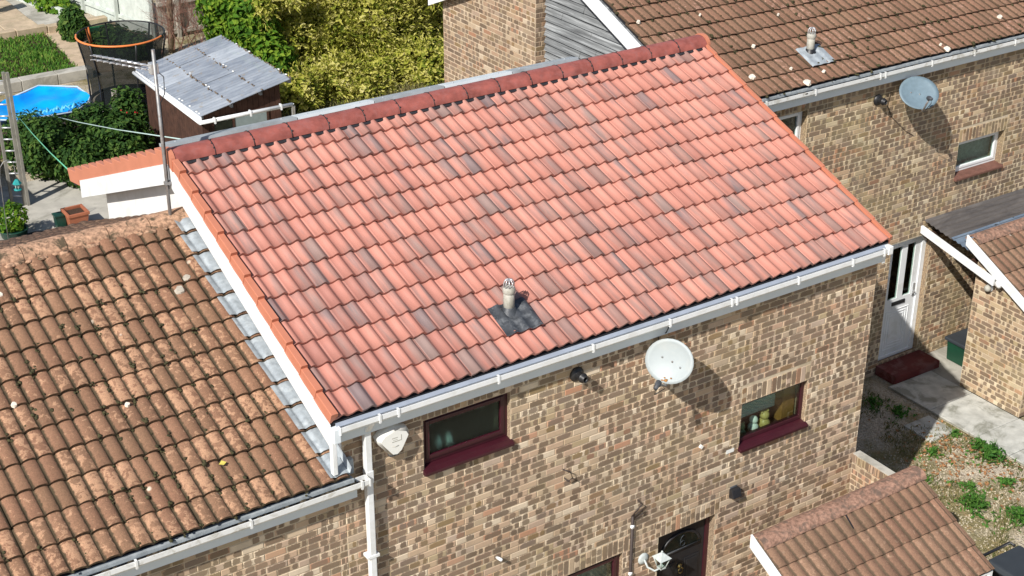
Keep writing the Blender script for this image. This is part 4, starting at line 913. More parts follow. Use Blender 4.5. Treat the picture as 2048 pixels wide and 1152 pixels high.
for sx, sy in ((-1, -1), (1, -1), (1, 1), (-1, 1)): m.tube([(cx + sx * .034, cy + sy * .034, cz), (cx + sx * .068, cy + sy * .068, cz + .13)], .007, 5)
m.box((cx - .038, cy - .038, cz - .015), (cx + .038, cy + .038, cz)); m.build('lantern_frame', 'lantern_white', LN)
# conduit, stray brackets, cables on the main wall
CD = thing('wall_conduit', (3.67, 0, 1), 'brown cable conduit running up the wall left of the door', 'conduit')
m = MB(); m.tube([(3.67, -.02, .6), (3.67, -.02, 2.72)], .018, 8); m.tube([(3.67, -.02, 2.72), (3.70, -.05, 2.80), (3.76, -.06, 2.86), (3.74, -.01, 2.90)], .010, 6); m.tube([(3.67, -.02, 2.70), (3.78, -.05, 2.78), (3.80, -.04, 2.72), (3.70, -.02, 2.66)], .008, 5); m.build('cable_run', 'cable', CD)
for z in (2.58, 1.93): m = MB(); m.lathe([(.022, 0), (.026, .01), (.026, .03), (.0, .032)], (3.665, -.012, z), 10, (0, -1, 0)); m.build('clip', 'white', CD)
m = MB(); m.tube([(2.70, -.004, 3.68), (2.76, -.06, 3.66), (2.80, -.05, 3.56), (2.74, -.05, 3.54), (2.71, -.02, 3.58)], .008, 6); m.tube([(2.80, -.05, 3.56), (2.86, -.04, 3.50)], .006, 5); tag(m.build('cable_stub', 'cable'), 'loose brown cable end sticking out of the wall midway', 'cable')
m = MB(); m.tube([(1.86, -.004, 2.88), (1.86, -.09, 2.90)], .018, 8); tag(m.build('overflow_pipe', 'white'), 'short white overflow pipe poking from the lower wall', 'pipe')
m = MB(); m.tube([(4.62, -.004, 3.30), (4.62, -.03, 3.30)], .03, 4); m.box((5.02, -.008, 3.05), (5.14, -.001, 3.10)); tag(m.build('wall_vent_block', 'ceramic_w'), 'small white block set in the brickwork left of the ornament window', 'vent')

# ornaments on the window board
def ornament(x, y, z, s, mat, label, bear):
    o = thing('ornament', (x, y, z), label, 'ornament'); m = MB()
    m.lathe([(.0, 0), (.055 * s, .0), (.068 * s, .03 * s), (.066 * s, .07 * s), (.045 * s, .10 * s), (.035 * s, .11 * s)], (x, y, z), 14); m.build('jar_body', mat, o)
    m = MB(); m.sphere((x, y, z + .15 * s), .055 * s, 12, 8); m.build('jar_lid', mat, o)
    if bear:
        m = MB()
        for sx in (-1, 1): m.sphere((x + sx * .042 * s, y, z + .195 * s), .018 * s, 8, 6)
        m.build('knob', mat, o)
ornament(5.42, .20, 3.06, .85, 'ceramic_g', 'sage green round pot leftmost on the window board', True)
ornament(5.62, .21, 3.06, .98, 'ceramic_w', 'white dome-topped pot in the middle of the window board', False)
ornament(5.78, .20, 3.06, 1.1, 'ceramic_y', 'straw coloured jar with two knobs on the window board', True)
# pale bottles behind the obscure glass
random.seed(5)
for x, s, lb_ in ((1.30, 1.0, 'pale bottle behind the frosted window, left one'), (1.42, 1.15, 'pale bottle behind the frosted window, right one')):
    m = MB(); m.lathe([(0, 0), (.03 * s, 0), (.032 * s, .09), (.012 * s, .12), (.012 * s, .15), (0, .15)], (x, .20, 4.33), 12); tag(m.build('toiletry_bottle', 'ceramic_w'), lb_, 'bottle')
for x, z, lb_ in ((1.17, 4.70, 'pale round sponge behind the frosted window, left corner'), (1.80, 4.70, 'pale round sponge behind the frosted window, right corner')):
    m = MB(); m.sphere((x, .21, z), .07, 12, 8, (1.1, .5, .8)); m.tube([(x, .21, z + .05), (x, .21, 4.98)], .004, 5); tag(m.build('bath_sponge', 'ceramic_w'), lb_, 'sponge')

# television aerial
AE = thing('tv_aerial', (-.10, 3.38, 5.9), 'television aerial on a tall steel pole at the white gable', 'aerial')
MB().tube([(-.11, 3.30, 5.60), (-.11, 3.30, 7.92)], .019, 10).build('mast', 'steel', AE)
ba, bb = Vector((-.13, 3.33, 7.74)), Vector((-.52, 3.93, 7.76)); d = (bb - ba).normalized(); sd = Vector((0, 0, 1)).cross(d).normalized()
m = MB(); m.tube([ba, bb], .012, 6); m.tube([ba + Vector((0, 0, -.045)), bb + Vector((0, 0, -.045))], .008, 6); m.build('boom', 'alu', AE)
for k in range(9):
    q = ba + d * (.06 + .078 * k)
    for zz in (0, -.045): MB().tube([q + sd * .09 + Vector((0, 0, zz + .03)), q - sd * .09 + Vector((0, 0, zz - .02))], .0045, 5).build('element', 'alu', AE)
m = MB(); m.box((-.16, 3.29, 7.66), (-.07, 3.36, 7.78)); m.build('clamp', 'alu', AE, .01)
m = MB(); m.tube([(-.10, 3.31, 7.70), (-.03, 3.29, 7.62), (-.04, 3.28, 7.45), (-.09, 3.29, 7.35), (-.10, 3.28, 6.4)], .006, 5); m.build('aerial_cable', 'black', AE)
for z in (6.45, 6.05): MB().box((-.135, 3.27, z), (-.044, 3.33, z + .03)).build('pole_bracket', 'steel', AE)

# ================================================================== FRONT YARD ON THE RIGHT
random.seed(91)
PTH = struct(box('garden_path', (11.28, -3.2, .30), (12.22, 3.12, .425), 'concrete'))
y = 3.08
for k, L_ in enumerate((.86, .92, .62, .62, .62, .62, .62, .62)):
    m = MB(); m.box((11.26, y - L_ + .012, .43), (12.20, y, .458 + U(-.004, .004))); m.build('paving_slab', 'slab', PTH, .006); y -= L_
struct(box('alley_floor', (12.23, 2.42, .30), (15.8, 3.53, .435), 'concrete'))
m = MB(); m.box((10.62, 1.62, .36), (11.16, 2.16, .43)); tag(m.build('loose_slab', 'slab', None, .008), 'single weathered paving slab lying in the shaded gravel', 'slab')
B1 = thing('recycling_box', (12.95, 3.2, .435), 'dark green recycling box with grey lid under the canopy', 'bin')
m = MB(); m.prism([(12.72, 2.85, .44), (13.18, 2.85, .44), (13.22, 2.85, .80), (12.68, 2.85, .80)], (0, .38, 0)); m.build('box_body', 'green_bin', B1, .015)
m = MB(); m.box((12.65, 2.81, .80), (13.25, 3.27, .86)); m.build('lid', 'grey_lid', B1, .015)
B2 = thing('wheelie_bin', (8.55, -1.75, .2), 'black wheelie bin standing at the store corner', 'bin')
m = MB(); m.prism([(8.32, -2.05, .22), (8.78, -2.05, .22), (8.84, -2.05, 1.02), (8.26, -2.05, 1.02)], (0, .62, 0)); m.build('bin_body', 'black', B2, .02)
m = MB(); m.prism([(8.22, -2.14, 1.03), (8.88, -2.14, 1.03), (8.84, -2.10, 1.10), (8.26, -2.10, 1.10)], (0, .70, 0)); m.build('lid', 'grey_lid', B2, .02)
m = MB(); m.tube([(8.28, -1.36, 1.06), (8.28, -1.28, 1.06), (8.82, -1.28, 1.06), (8.82, -1.36, 1.06)], .02, 8); m.build('handle', 'black', B2)
for x in (8.30, 8.80):
    m = MB(); m.lathe([(0, -.02), (.1, -.02), (.1, .02), (0, .02)], (x, -1.45, .30), 14, (1, 0, 0)); m.build('wheel', 'black', B2)

def leafquad(m, c, n, size, asp=1.6, droop=0.0):
    n = Vector(n).normalized(); a = n.orthogonal().normalized(); a = (Matrix.Rotation(U(0, 2 * PI), 3, n) @ a); b = n.cross(a); a = a * size * asp; b = b * size; c = Vector(c)
    m.cr = (R(), R(), R(), R()); i = [m.vert(c - a), m.vert(c - b * .8 + n * size * .25), m.vert(c + a), m.vert(c + b * .8 + n * size * .25)]
    m.face((i[0], i[1], i[2])); m.face((i[0], i[2], i[3]))
def blade(m, b, tip, w_):
    b, tip = Vector(b), Vector(tip); s = (tip - b).cross(Vector((U(-1, 1), U(-1, 1), .3))).normalized() * w_; mid = (b + tip) / 2 + Vector((0, 0, .15 * (tip - b).length))
    m.cr = (R(), R(), R(), R()); i = [m.vert(b - s), m.vert(b + s), m.vert(mid + s * .8), m.vert(mid - s * .8), m.vert(tip)]
    m.face((i[0], i[1], i[2], i[3])); m.face((i[3], i[2], i[4]))
def weed(x, y, r, h, n, label):
    z = gh(x, y); T = thing('weed', (x, y, z), label, 'weed', 'weeds growing in the gravel'); m = MB()
    for k in range(n):
        a = U(0, 2 * PI); rr = abs(random.gauss(0, r * .75)) * (1 + .5 * math.sin(3 * a + x * 9)); q = (x + rr * math.cos(a), y + rr * math.sin(a)); zz = z + h * max(.12, 1 - .6 * rr / r) * U(.1, 1)
        if k % 3: leafquad(m, (*q, zz), (U(-.6, .6), U(-.6, .6), 1), U(.014, .034), 1.5)
        else: blade(m, (*q, z), (q[0] + U(-.1, .1), q[1] + U(-.1, .1), zz + .05), .009)
    m.build('leaves', 'leaf_weed', T)
    m = MB()
    for k in range(5): a = U(0, 6.28); m.tube([(x, y, z - .02), (x + r * .6 * math.cos(a), y + r * .6 * math.sin(a), z + h * .6)], .005, 4)
    m.build('stems', 'leaf_weed', T)
for (x, y, r, h, n, lb_) in ((10.72, 2.88, .16, .16, 90, 'low green weed nearest the shaded house corner'), (10.82, 2.45, .20, .18, 120, 'green weed in shade beside the loose slab'), (11.08, 1.12, .13, .2, 110, 'tall bright weed against the path edge'), (11.02, .82, .20, .32, 260, 'largest leafy weed growing beside the path'),
                         (9.86, .12, .26, .22, 260, 'broad weed clump in the middle of the pale gravel'), (10.12, -.42, .22, .2, 180, 'weed clump in the gravel nearest the picture edge'), (10.40, 1.38, .14, .12, 90, 'small weed where shade meets sun'), (11.06, 1.55, .1, .1, 60, 'tiny weed beside fallen leaves at the path'), (9.75, .95, .12, .1, 60, 'small weed above the broad clump'), (10.15, .45, .16, .1, 90, 'sparse weed between leaves and gravel'), (10.68, .25, .14, .12, 80, 'sparse weed near the right picture edge')): weed(x, y, r, h, n, lb_)
m = MB(); random.seed(95)
for k in range(420):
    x, y = random.gauss(10.75, .42), random.gauss(1.0, .62)
    if x > 11.24 or y > 2.7 or x < 7.6: continue
    leafquad(m, (x, y, gh(x, y) + U(.012, .035)), (U(-.5, .5), U(-.5, .5), 1), U(.015, .032), 1.3)
o = m.build('fallen_leaves', 'leafmat'); tag(o, 'scattered orange fallen leaves over the gravel', 'leaves', None, 'stuff')
m = MB()
for k in range(9000):
    x, y = U(7.6, 11.26), U(-3.0, 3.4); z = gh(x, y); s = U(.006, .016); m.cr = (R(),) * 4; a = U(0, 6.28); c, sn = math.cos(a) * s, math.sin(a) * s
    i = [m.vert((x + c, y + sn, z)), m.vert((x - sn, y + c, z)), m.vert((x - c, y - sn, z)), m.vert((x + sn, y - c, z)), m.vert((x, y, z + s * 1.1 + .006))]
    for k2 in range(4): m.face((i[k2], i[(k2 + 1) % 4], i[4]))
o = m.build('gravel_stones', 'pebble'); tag(o, 'loose pale gravel stones covering the yard', 'gravel', None, 'stuff')
m = MB(); random.seed(97)
for k in range(15000):
    x, y = U(7.7, 11.22), U(-2.6, 3.3); nn = noise.noise((x * 1.1, y * 1.1, 5)) + .5 * noise.noise((x * 3.1, y * 3.1, 2))
    if nn < -.02: continue
    z = gh(x, y); blade(m, (x, y, z), (x + U(-.06, .06), y + U(-.06, .06), z + U(.02, .09)), U(.003, .008))
tag(m.build('yard_grass', 'grass_dry'), 'scruffy sparse grass and moss between the gravel', 'grass', None, 'stuff')
# dead leaf on the mossy roof, flakes of lichen / mortar on the roofs
o_, ux, us, un = frL
for k, (u, s, sz, lb_) in enumerate(((nL * .3 - 1.05, .56, .035, 'yellow dead leaf lying low on the mossy roof'),)):
    m = MB(); leafquad(m, o_ + ux * u + us * s + un * .07, un, sz, 1.1); tag(m.build('dead_leaf', plain('yellow_leaf', (.55, .47, .10), .8, .1)), lb_, 'leaf')
def flake(frm, u, s, sz, label, mat='ceramic_w'):
    o_, ux, us, un = frm; m = MB(); n = 7; c = o_ + ux * u + us * s + un * .052
    top_ = [m.vert(c + un * .012 + (ux * math.cos(2 * PI * j / n) + us * math.sin(2 * PI * j / n)) * sz * U(.6, 1.0)) for j in range(n)]; bot = [m.vert(c - un * .02 + (ux * math.cos(2 * PI * j / n) + us * math.sin(2 * PI * j / n)) * sz * 1.05) for j in range(n)]
    m.face(top_)
    for j in range(n): m.face((bot[j], bot[(j + 1) % n], top_[(j + 1) % n], top_[j]))
    tag(m.build('mortar_lump', mat), label, 'debris', 'pale lumps lying on the old roofs')
M['lump'] = plain('pale_lump', (.72, .66, .56), .95, .2, 20, .5); M['slate'] = plain('slate_chip', (.40, .36, .30), .9, .2, 20)
random.seed(101)
for (u, s, sz, lb_) in ((1.53, .94, .05, 'white lump on the brown roof nearest the new ridge end'), (.16, 1.88, .05, 'pale lump on the brown roof by its white barge board'), (1.18, 1.77, .03, 'small pale lump on the brown roof high above the red ridge'), (1.07, .38, .085, 'large cream lump on the brown roof beside the new tiles'),
                       (1.80, .04, .10, 'white lump at the eaves below the right vent pipe'), (1.76, .36, .04, 'small white lump left of the right vent pipe flashing'), (2.22, .17, .045, 'small white lump right below the right vent pipe flashing'), (4.53, .14, .035, 'small white lump near the eaves above the grey dish'), (4.56, .03, .09, 'pinkish lump at the eaves above the grey dish'), (6.08, .41, .07, 'white lump on the brown roof near the right picture edge'), (2.4, 1.45, .03, 'tiny pale lump on the brown roof above the vent pipe')):
    flake(frR, u, s, sz * .6, lb_, 'lump')
flake(frL, 6.36, 2.74, .055, 'slate chip on the mossy roof near its top lead flashing, lower one', 'slate'); flake(frL, 6.50, 2.88, .045, 'slate chip on the mossy roof near its top lead flashing, upper one', 'slate')
for (u, s, sz, lb_) in ((4.70, 3.27, .04, 'white lump high on the mossy roof near the left picture edge'), (5.32, 1.54, .025, 'small white lump in the middle of the mossy roof'), (4.37, 1.91, .03, 'white lump on the mossy roof at the left picture edge')): flake(frL, u, s, sz, lb_, 'lump')

# ================================================================== REAR GARDEN
ZG = -.30
struct(patch('patio', [(-2, 14), (6.2, 14), (6.2, 19.3), (4.2, 20.6), (-2, 20.6)], ZG + .02, 'concrete'))
struct(patch('lawn_soil', [(1.5, 26.95), (6.55, 26.95), (6.9, 30.6), (1.5, 30.9)], ZG + .06, 'soil'))
struct(patch('sandy_path', [(6.56, 26.95), (8.4, 26.6), (9.0, 31.0), (6.95, 30.9)], ZG + .05, 'sand'))
TER = struct(patch('terrace', [(0, 31.25), (7.95, 30.8), (7.0, 36.5), (0, 38)], ZG + .12, 'concrete'))
random.seed(105)
for i in range(9):
    for j in range(7):
        a = .3 + i * .95 + U(-.02, .02); b_ = 31.3 + j * .78
        if R() < .05 or a + .95 > 7.95 - (b_ - 31) * .18: continue
        m = MB(); m.box((a, b_ + .012, ZG + .124), (a + .95 - U(.01, .035), b_ + .78 - U(.01, .035), ZG + .15 + U(-.012, .02))); m.build('paving_stone', 'stone', TER, .012)
K = thing('garden_kerb', (4.5, 26.7, ZG), 'low grey stone edging wall between lawn and pool', 'wall')
for k in range(6): MB().box((1.2 + k * .93, 26.55 + .0, ZG), (2.12 + k * .93, 26.90, ZG + .28 + U(-.01, .01))).build('edging_stone', 'concrete', K, .015)
K = thing('garden_kerb', (4.5, 31.1, ZG), 'low stone edging wall along the far end of the lawn', 'wall')
for k in range(9): MB().box((1.0 + k * .86, 31.12 - .05 * k, ZG), (1.84 + k * .86, 31.38 - .05 * k, ZG + .26 + U(-.015, .015))).build('edging_stone', 'stone', K, .015)
K = thing('timber_edging', (8, 33, ZG), 'pale timber board edging along the planted bed', 'edging')
m = MB(); m.prism([(6.95, 35.5, ZG), (7.05, 35.5, ZG), (7.95, 31.9, ZG), (7.85, 31.85, ZG)], (0, 0, .32)); m.build('edging_board', 'wood_fence_pale_lit', K)
m = MB(); random.seed(111)
for k in range(9000):
    x, y = U(1.7, 6.9), U(26.95, 31.1)
    if x > 6.5 + (y - 26.95) * .1 + U(-.12, .12): continue
    nn = noise.noise((x * .9, y * .9, 3)); h = .07 + .10 * max(0, nn + .3)
    if noise.noise((x * 1.3, y * 1.1, 9)) > .48: continue
    blade(m, (x, y, ZG + .05), (x + U(-.07, .07), y + U(-.07, .07), ZG + .06 + h * U(.6, 1.2)), .016)
tag(m.build('lawn_grass', 'grass'), 'patchy green lawn grass behind the blue pool', 'grass', None, 'stuff')

def spray(m, c, d, L_, w_):
    d = d.normalized(); s_ = d.cross(Vector((U(-1, 1), U(-1, 1), U(-1, 1)))).normalized() * w_; m.cr = (R(), R(), R(), R()); dr_ = Vector((0, 0, -.25 * L_))
    i = [m.vert(c), m.vert(c + d * L_ * .45 + s_), m.vert(c + d * L_ + dr_), m.vert(c + d * L_ * .45 - s_)]; m.face((i[0], i[1], i[2])); m.face((i[0], i[2], i[3]))
def foliage(m, blobs, n, size, asp=1.5, up=.35, shell_=.82):
    tot = sum(b[3] * b[4] * b[5] for b in blobs)
    for (cx, cy, cz, rx, ry, rz) in blobs:
        for k in range(int(n * rx * ry * rz / tot)):
            v = Vector((random.gauss(0, 1), random.gauss(0, 1), random.gauss(0, 1))).normalized(); f = shell_ + (1.06 - shell_) * R() + .34 * noise.noise((cx + v.x * 2.2, cy + v.y * 2.2, cz + v.z * 2.2))
            c = Vector((cx + v.x * rx * f, cy + v.y * ry * f, cz + v.z * rz * f))
            if c.z < ZG: continue
            if asp > 2.5: spray(m, c, v * .8 + Vector((U(-.8, .8), U(-.8, .8), U(-.2, 1.1))), size * U(1.6, 4.2), size * U(.35, .6)); continue
            leafquad(m, c, v + Vector((U(-.7, .7), U(-.7, .7), U(-.5, .7) + up)), size * U(.6, 1.3), asp)
def bush(name, label, cat, blobs, n, size, mat, trunks, group=None, asp=1.5, core=None, tr=.05):
    x = sum(b[0] for b in blobs) / len(blobs); y = sum(b[1] for b in blobs) / len(blobs); T = thing(name, (x, y, ZG), label, cat, group)
    m = MB(); foliage(m, blobs, n, size, asp)
    if core:
        for (cx, cy, cz, rx, ry, rz) in blobs:
            foliage(m, [(cx, cy, cz, rx * .72, ry * .72, rz * .72)], int(n * .25 / len(blobs)), size * 1.9, 1.2)
    m.build('foliage', mat, T)
    m = MB()
    for (tx, ty, h) in trunks: m.tube([(tx, ty, ZG - .05), (tx + U(-.1, .1), ty + U(-.1, .1), ZG + h * .5), (tx + U(-.2, .2), ty + U(-.2, .2), ZG + h)], tr, 7, True, tr * .3)
    for b in blobs:
        for k in range(3): m.tube([(b[0] + U(-.1, .1), b[1], max(ZG, b[2] - b[5] * .9)), (b[0] + U(-.5, .5) * b[3], b[1] + U(-.5, .5) * b[4], b[2] + b[5] * .5)], tr * .5, 5, True, tr * .15)
    m.build('branches', 'bark', T); return T
random.seed(121)
bush('shrub', 'dense dark green shrub beside the patio and ladder', 'shrub', [(3.75, 20.6, .35, .62, .6, .75), (4.1, 19.7, .25, .55, .5, .6), (3.45, 21.3, .35, .6, .5, .7)], 5200, .040, 'leaf_dark', [(3.75, 20.6, .8)], core=True)
bush('shrub', 'tall dark green shrub between shed wall and television aerial', 'shrub', [(5.05, 19.9, .35, .70, .6, .75), (5.75, 21.2, .45, .42, .42, .75), (4.75, 20.7, .40, .6, .6, .75)], 6200, .042, 'leaf_dark', [(5.0, 20.2, 1.0), (5.35, 21.3, 1.2)], core=True)
m = MB()
for k in range(9): m.sphere((U(5.4, 5.9), U(20.75, 20.95), U(.5, 1.0)), .022, 6, 4)
tag(m.build('red_flowers', 'flower'), 'small red flowers on the shrub by the trampoline', 'flowers', None, 'stuff')
random.seed(131)
gb = []
for k in range(9): gb.append((10.0 + k * .62 + U(-.2, .2), 22.7 + U(-.35, .35), 1.0 + U(-.3, .4), U(.5, .85), U(.5, .8), 1.35 + U(0, .6)))
for k in range(9): gb.append((9.9 + k * .75 + U(-.2, .2), 24.0 + U(-.4, .4), 1.7 + U(-.4, .4), U(.6, .95), .8, 1.55 + U(0, .6)))
for k in range(11): gb.append((9.6 + k * .52 + U(-.2, .2), 21.45 + U(-.35, .35), .05 + U(-.15, .3), U(.4, .7), .55, U(.45, .9)))
for k in range(7): gb.append((9.9 + k * .75 + U(-.3, .3), 22.3 + U(-.4, .3), 1.5 + U(-.5, 1.0), U(.25, .45), U(.25, .45), U(.4, .8)))
bush('conifer_hedge', 'big yellow-green conifer hedge between the sheet-roofed shed and brick gable', 'hedge', gb, 76000, .044, 'leaf_gold', [(b[0], b[1], 2.2) for b in gb[:13]], asp=3.0, core=True, tr=.07)
bush('climbing_shrub', 'bright green leafy shrub between the dark fence and yellow hedge', 'shrub', [(9.55, 22.6, 1.6, .6, .55, 1.3), (9.35, 23.6, 2.1, .7, .6, 1.3), (9.75, 22.0, .7, .5, .5, .9)], 7000, .055, 'leaf_bright', [(9.5, 22.8, 2.0)], core=True)
m = MB(); random.seed(135)
for k in range(2600):
    x, y = U(8.4, 14.5), U(20.0, 21.4); blade(m, (x, y, ZG), (x + U(-.12, .12), y + U(-.12, .12), ZG + U(.08, .30)), .012)
tag(m.build('rough_grass', 'grass_dry'), 'dry rough grass along the foot of the yellow hedge', 'grass', None, 'stuff')
bush('shrub', 'dark clipped shrub behind the trampoline netting', 'shrub', [(7.75, 27.8, .15, .55, .5, .45), (8.25, 27.3, .1, .45, .4, .4)], 1600, .06, 'leaf_dark', [(7.8, 27.7, .5)], core=True)
bush('shrub', 'loose dark shrub beyond the trampoline at left', 'shrub', [(7.45, 29.9, .15, .38, .38, .5)], 1000, .06, 'leaf_dark', [(7.45, 29.9, .5)], core=True)
bush('ground_cover', 'leafy green bed along the far garden edge', 'plants', [(7.7, 34.6, .0, .5, 1.2, .45), (7.9, 33.0, -.05, .45, .9, .35), (7.5, 36.2, .2, .7, .9, .8)], 4200, .06, 'leaf_bright', [(7.8, 34.2, .4)], core=True)
bush('shrub', 'tall dark shrub at the top edge left of the pale fence', 'shrub', [(7.9, 36.4, .7, .5, .5, .9)], 2200, .07, 'leaf_dark', [(7.9, 36.4, 1.2)], core=True)
box('green_mat', (7.75, 30.2, ZG), (8.75, 31.4, ZG + .06), plain('green_turf_mat', (.02, .22, .08), .9, .2, 6), None); tag(bpy.data.objects['green_mat'], 'bright green ground sheet beyond the trampoline', 'mat')

# planters on the patio
Pn = thing('planter', (3.17, 17.7, ZG), 'square terracotta plastic planter of bare soil on the patio', 'planter')
m = MB(); a0, a1, b0_, b1_ = 2.95, 3.40, 17.45, 17.93; zt = .10
lo = [m.vert(q) for q in ((a0 + .07, b0_ + .07, ZG + .02), (a1 - .07, b0_ + .07, ZG + .02), (a1 - .07, b1_ - .07, ZG + .02), (a0 + .07, b1_ - .07, ZG + .02))]; hi = [m.vert(q) for q in ((a0 + .02, b0_ + .02, zt - .06), (a1 - .02, b0_ + .02, zt - .06), (a1 - .02, b1_ - .02, zt - .06), (a0 + .02, b1_ - .02, zt - .06))]
m.face(lo[::-1])
for k in range(4): m.face((lo[k], lo[(k + 1) % 4], hi[(k + 1) % 4], hi[k]))
m.build('tub', 'terracotta', Pn)
m = MB(); m.box((a0, b0_, zt - .06), (a0 + .05, b1_, zt)); m.box((a1 - .05, b0_, zt - .06), (a1, b1_, zt)); m.box((a0 + .05, b0_, zt - .06), (a1 - .05, b0_ + .05, zt)); m.box((a0 + .05, b1_ - .05, zt - .06), (a1 - .05, b1_, zt)); m.build('rim', 'terracotta', Pn, .006)
box('compost', (a0 + .05, b0_ + .05, zt - .12), (a1 - .05, b1_ - .05, zt - .055), 'soil', Pn)
Pg = thing('planter', (2.88, 17.85, ZG), 'small dark green square pot beside the terracotta planter', 'planter')
m = MB(); m.prism([(2.80, 17.74, ZG + .02), (2.98, 17.74, ZG + .02), (3.00, 17.74, .0), (2.78, 17.74, .0)], (0, .2, 0)); m.build('tub', 'green_pot', Pg, .01)
box('rim', (2.765, 17.725, -.005), (3.015, 17.955, .03), 'green_pot', Pg, .006)
Pp = thing('potted_plant', (1.95, 17.75, ZG), 'leafy plant in a glossy dark pot at the left picture edge', 'plant')
m = MB(); m.lathe([(0, 0), (.16, .0), (.25, .10), (.28, .24), (.30, .26), (.28, .27), (.25, .24), (0, .23)], (1.92, 17.75, ZG + .02), 20); m.build('pot', 'green_pot', Pp)
m = MB(); random.seed(141); foliage(m, [(1.92, 17.8, .18, .30, .30, .30)], 700, .035); m.build('foliage', 'leaf_bright', Pp)
m = MB(); m.lathe([(.0, 0), (.34, 0), (.36, .05), (.24, .06), (.22, .02), (0, .02)], (2.25, 17.35, ZG + .02), 20); m.lathe([(.0, 0), (.34, .0), (.36, .04), (.24, .05), (0, .05)], (2.27, 17.37, ZG + .08), 20); tag(m.build('old_tyre_planter', 'black_felt'), 'dark round tyre lying beside the glossy pot', 'tyre')
for x, y, lb_ in ((2.62, 17.62, 'loose brick on the patio left of the green pot'), (2.85, 17.48, 'loose brick on the patio in front of the green pot')):
    m = MB(); m.cr = (.9, .7, .5, .5); m.box((x, y, ZG + .02), (x + .21, y + .1, ZG + .10)); tag(m.build('loose_brick', 'ridge_store', None, .006), lb_, 'brick')

BF0 = thing('added_shade_fence', (1.0, 20.5, ZG), 'tall dark unseen fence added beyond the left edge to shade the patio', 'fence')  # out of view, added to cast shade over the patio
y = 18.6
while y < 23.4:
    MB().box((1.0, y, ZG), (1.03, y + .145, ZG + 1.9)).build('fence_board', 'slat_dark', BF0); y += .15
for y in (18.6, 20.2, 21.8, 23.3): MB().box((1.031, y, ZG), (1.11, y + .08, ZG + 1.95)).build('fence_post', 'wood_dark', BF0)
# ladder standing on the patio
LD = thing('ladder', (2.6, 19.3, ZG), 'tall grey timber ladder standing upright at the left edge', 'ladder')
rails = []
for (xa, ya, xb_, yb_) in ((2.40, 19.50, 2.40, 19.62), (2.62, 19.36, 2.62, 19.50), (2.68, 19.30, 2.68, 19.43)):
    m = MB(); m.prism([(xa, ya, ZG), (xa + .055, ya, ZG), (xa + .055, ya + .08, ZG), (xa, ya + .07, ZG)], (xb_ - xa, yb_ - ya, 2.90)); m.build('stile', 'wood_ladder', LD)
for k in range(11):
    z = ZG + .22 + k * .25; f = (z - ZG) / 2.9 * .13; MB().tube([(2.43, 19.53 + f, z), (2.64, 19.40 + f, z)], .018, 6).build('rung', 'alu', LD)
# hanging bird feeder
BF = thing('bird_feeder', (2.05, 17.5, .8), 'teal roofed bird feeder hanging from a curved hook', 'bird feeder')
m = MB(); m.lathe([(.085, .0), (.09, .01), (.06, .06), (.03, .10), (.0, .105)], (2.06, 17.5, .99), 6, None, False); m.build('roof', 'teal', BF)
m = MB(); m.lathe([(0, 0), (.045, 0), (.045, .11), (0, .11)], (2.06, 17.5, .885), 12); m.build('seed_tube', 'glass', BF)
m = MB(); m.lathe([(0, 0), (.075, 0), (.08, .02), (.03, .025)], (2.06, 17.5, .865), 12); m.build('tray', 'teal', BF)
m = MB()
for k in range(4): m.tube([(2.06 + .04 * math.cos(k * 1.57), 17.5 + .04 * math.sin(k * 1.57), .88), (2.06 + .04 * math.cos(k * 1.57), 17.5 + .04 * math.sin(k * 1.57), 1.0)], .006, 5)
m.build('post', 'ceramic_w', BF)
m = MB(); m.tube([(2.06, 17.5, 1.09), (2.05, 17.5, 1.38), (2.03, 17.5, 1.46), (1.95, 17.5, 1.52), (1.86, 17.5, 1.50), (1.78, 17.5, 1.40), (1.75, 17.5, 1.2), (1.72, 17.5, ZG)], .008, 6); m.build('hook', 'steel', BF)

# pool
PL = thing('paddling_pool', (4.4, 23.6, ZG), 'bright blue frame pool with loose cover sheet', 'pool')
rim = [(4.02, 24.30), (4.81, 24.78), (5.57, 24.19), (5.60, 23.35), (5.37, 22.92), (4.90, 22.52), (3.65, 22.65), (3.18, 23.04), (3.12, 23.75)]
m = MB(); m.prism([(x, y, ZG) for x, y in rim], (0, 0, .40)); m.build('pool_wall', plain('pool_wall_grey', (.15, .17, .2), .6), PL)
m = MB(); cx, cy = 4.4, 23.6; n = 22; g = []
for i in range(9):
    f = i / 8; row = []
    for k in range(len(rim) * 4):
        a = rim[(k // 4) % len(rim)]; b_ = rim[(k // 4 + 1) % len(rim)]; t_ = (k % 4) / 4; x = a[0] + (b_[0] - a[0]) * t_; y = a[1] + (b_[1] - a[1]) * t_
        X_, Y_ = cx + (x - cx) * f * .985, cy + (y - cy) * f * .985; row.append(m.vert((X_, Y_, .375 - .13 * (1 - f * f) + .09 * noise.noise((X_ * 2.2, Y_ * 2.2, 0)) + (.03 * noise.noise((X_ * 9, Y_ * 9, 2)) if y < 23 else 0))))
    g.append(row)
L_ = len(rim) * 4
for i in range(8):
    for k in range(L_): m.face((g[i][k], g[i][(k + 1) % L_], g[i + 1][(k + 1) % L_], g[i + 1][k]), None, True)
m.build('pool_cover', 'pool_blue', PL)
m = MB(); m.tube([(x, y, .385) for x, y in rim + rim[:1]], .020, 8); m.build('pool_rim', plain('pool_rim_white', (.45, .56, .66), .4), PL)
m = MB(); random.seed(151)
for k in range(16):
    x = 3.65 + k * .085; m.tube([(x, 22.70 + U(-.02, .1), .40 + U(0, .04)), (x + U(.03, .1), 22.80 + U(0, .12), .42 + U(0, .07)), (x + U(.08, .16), 22.72 + U(-.02, .15), .40)], U(.015, .035), 6)
m.build('bunched_cover', plain('pool_cover_pale', (.12, .50, .72), .4), PL)
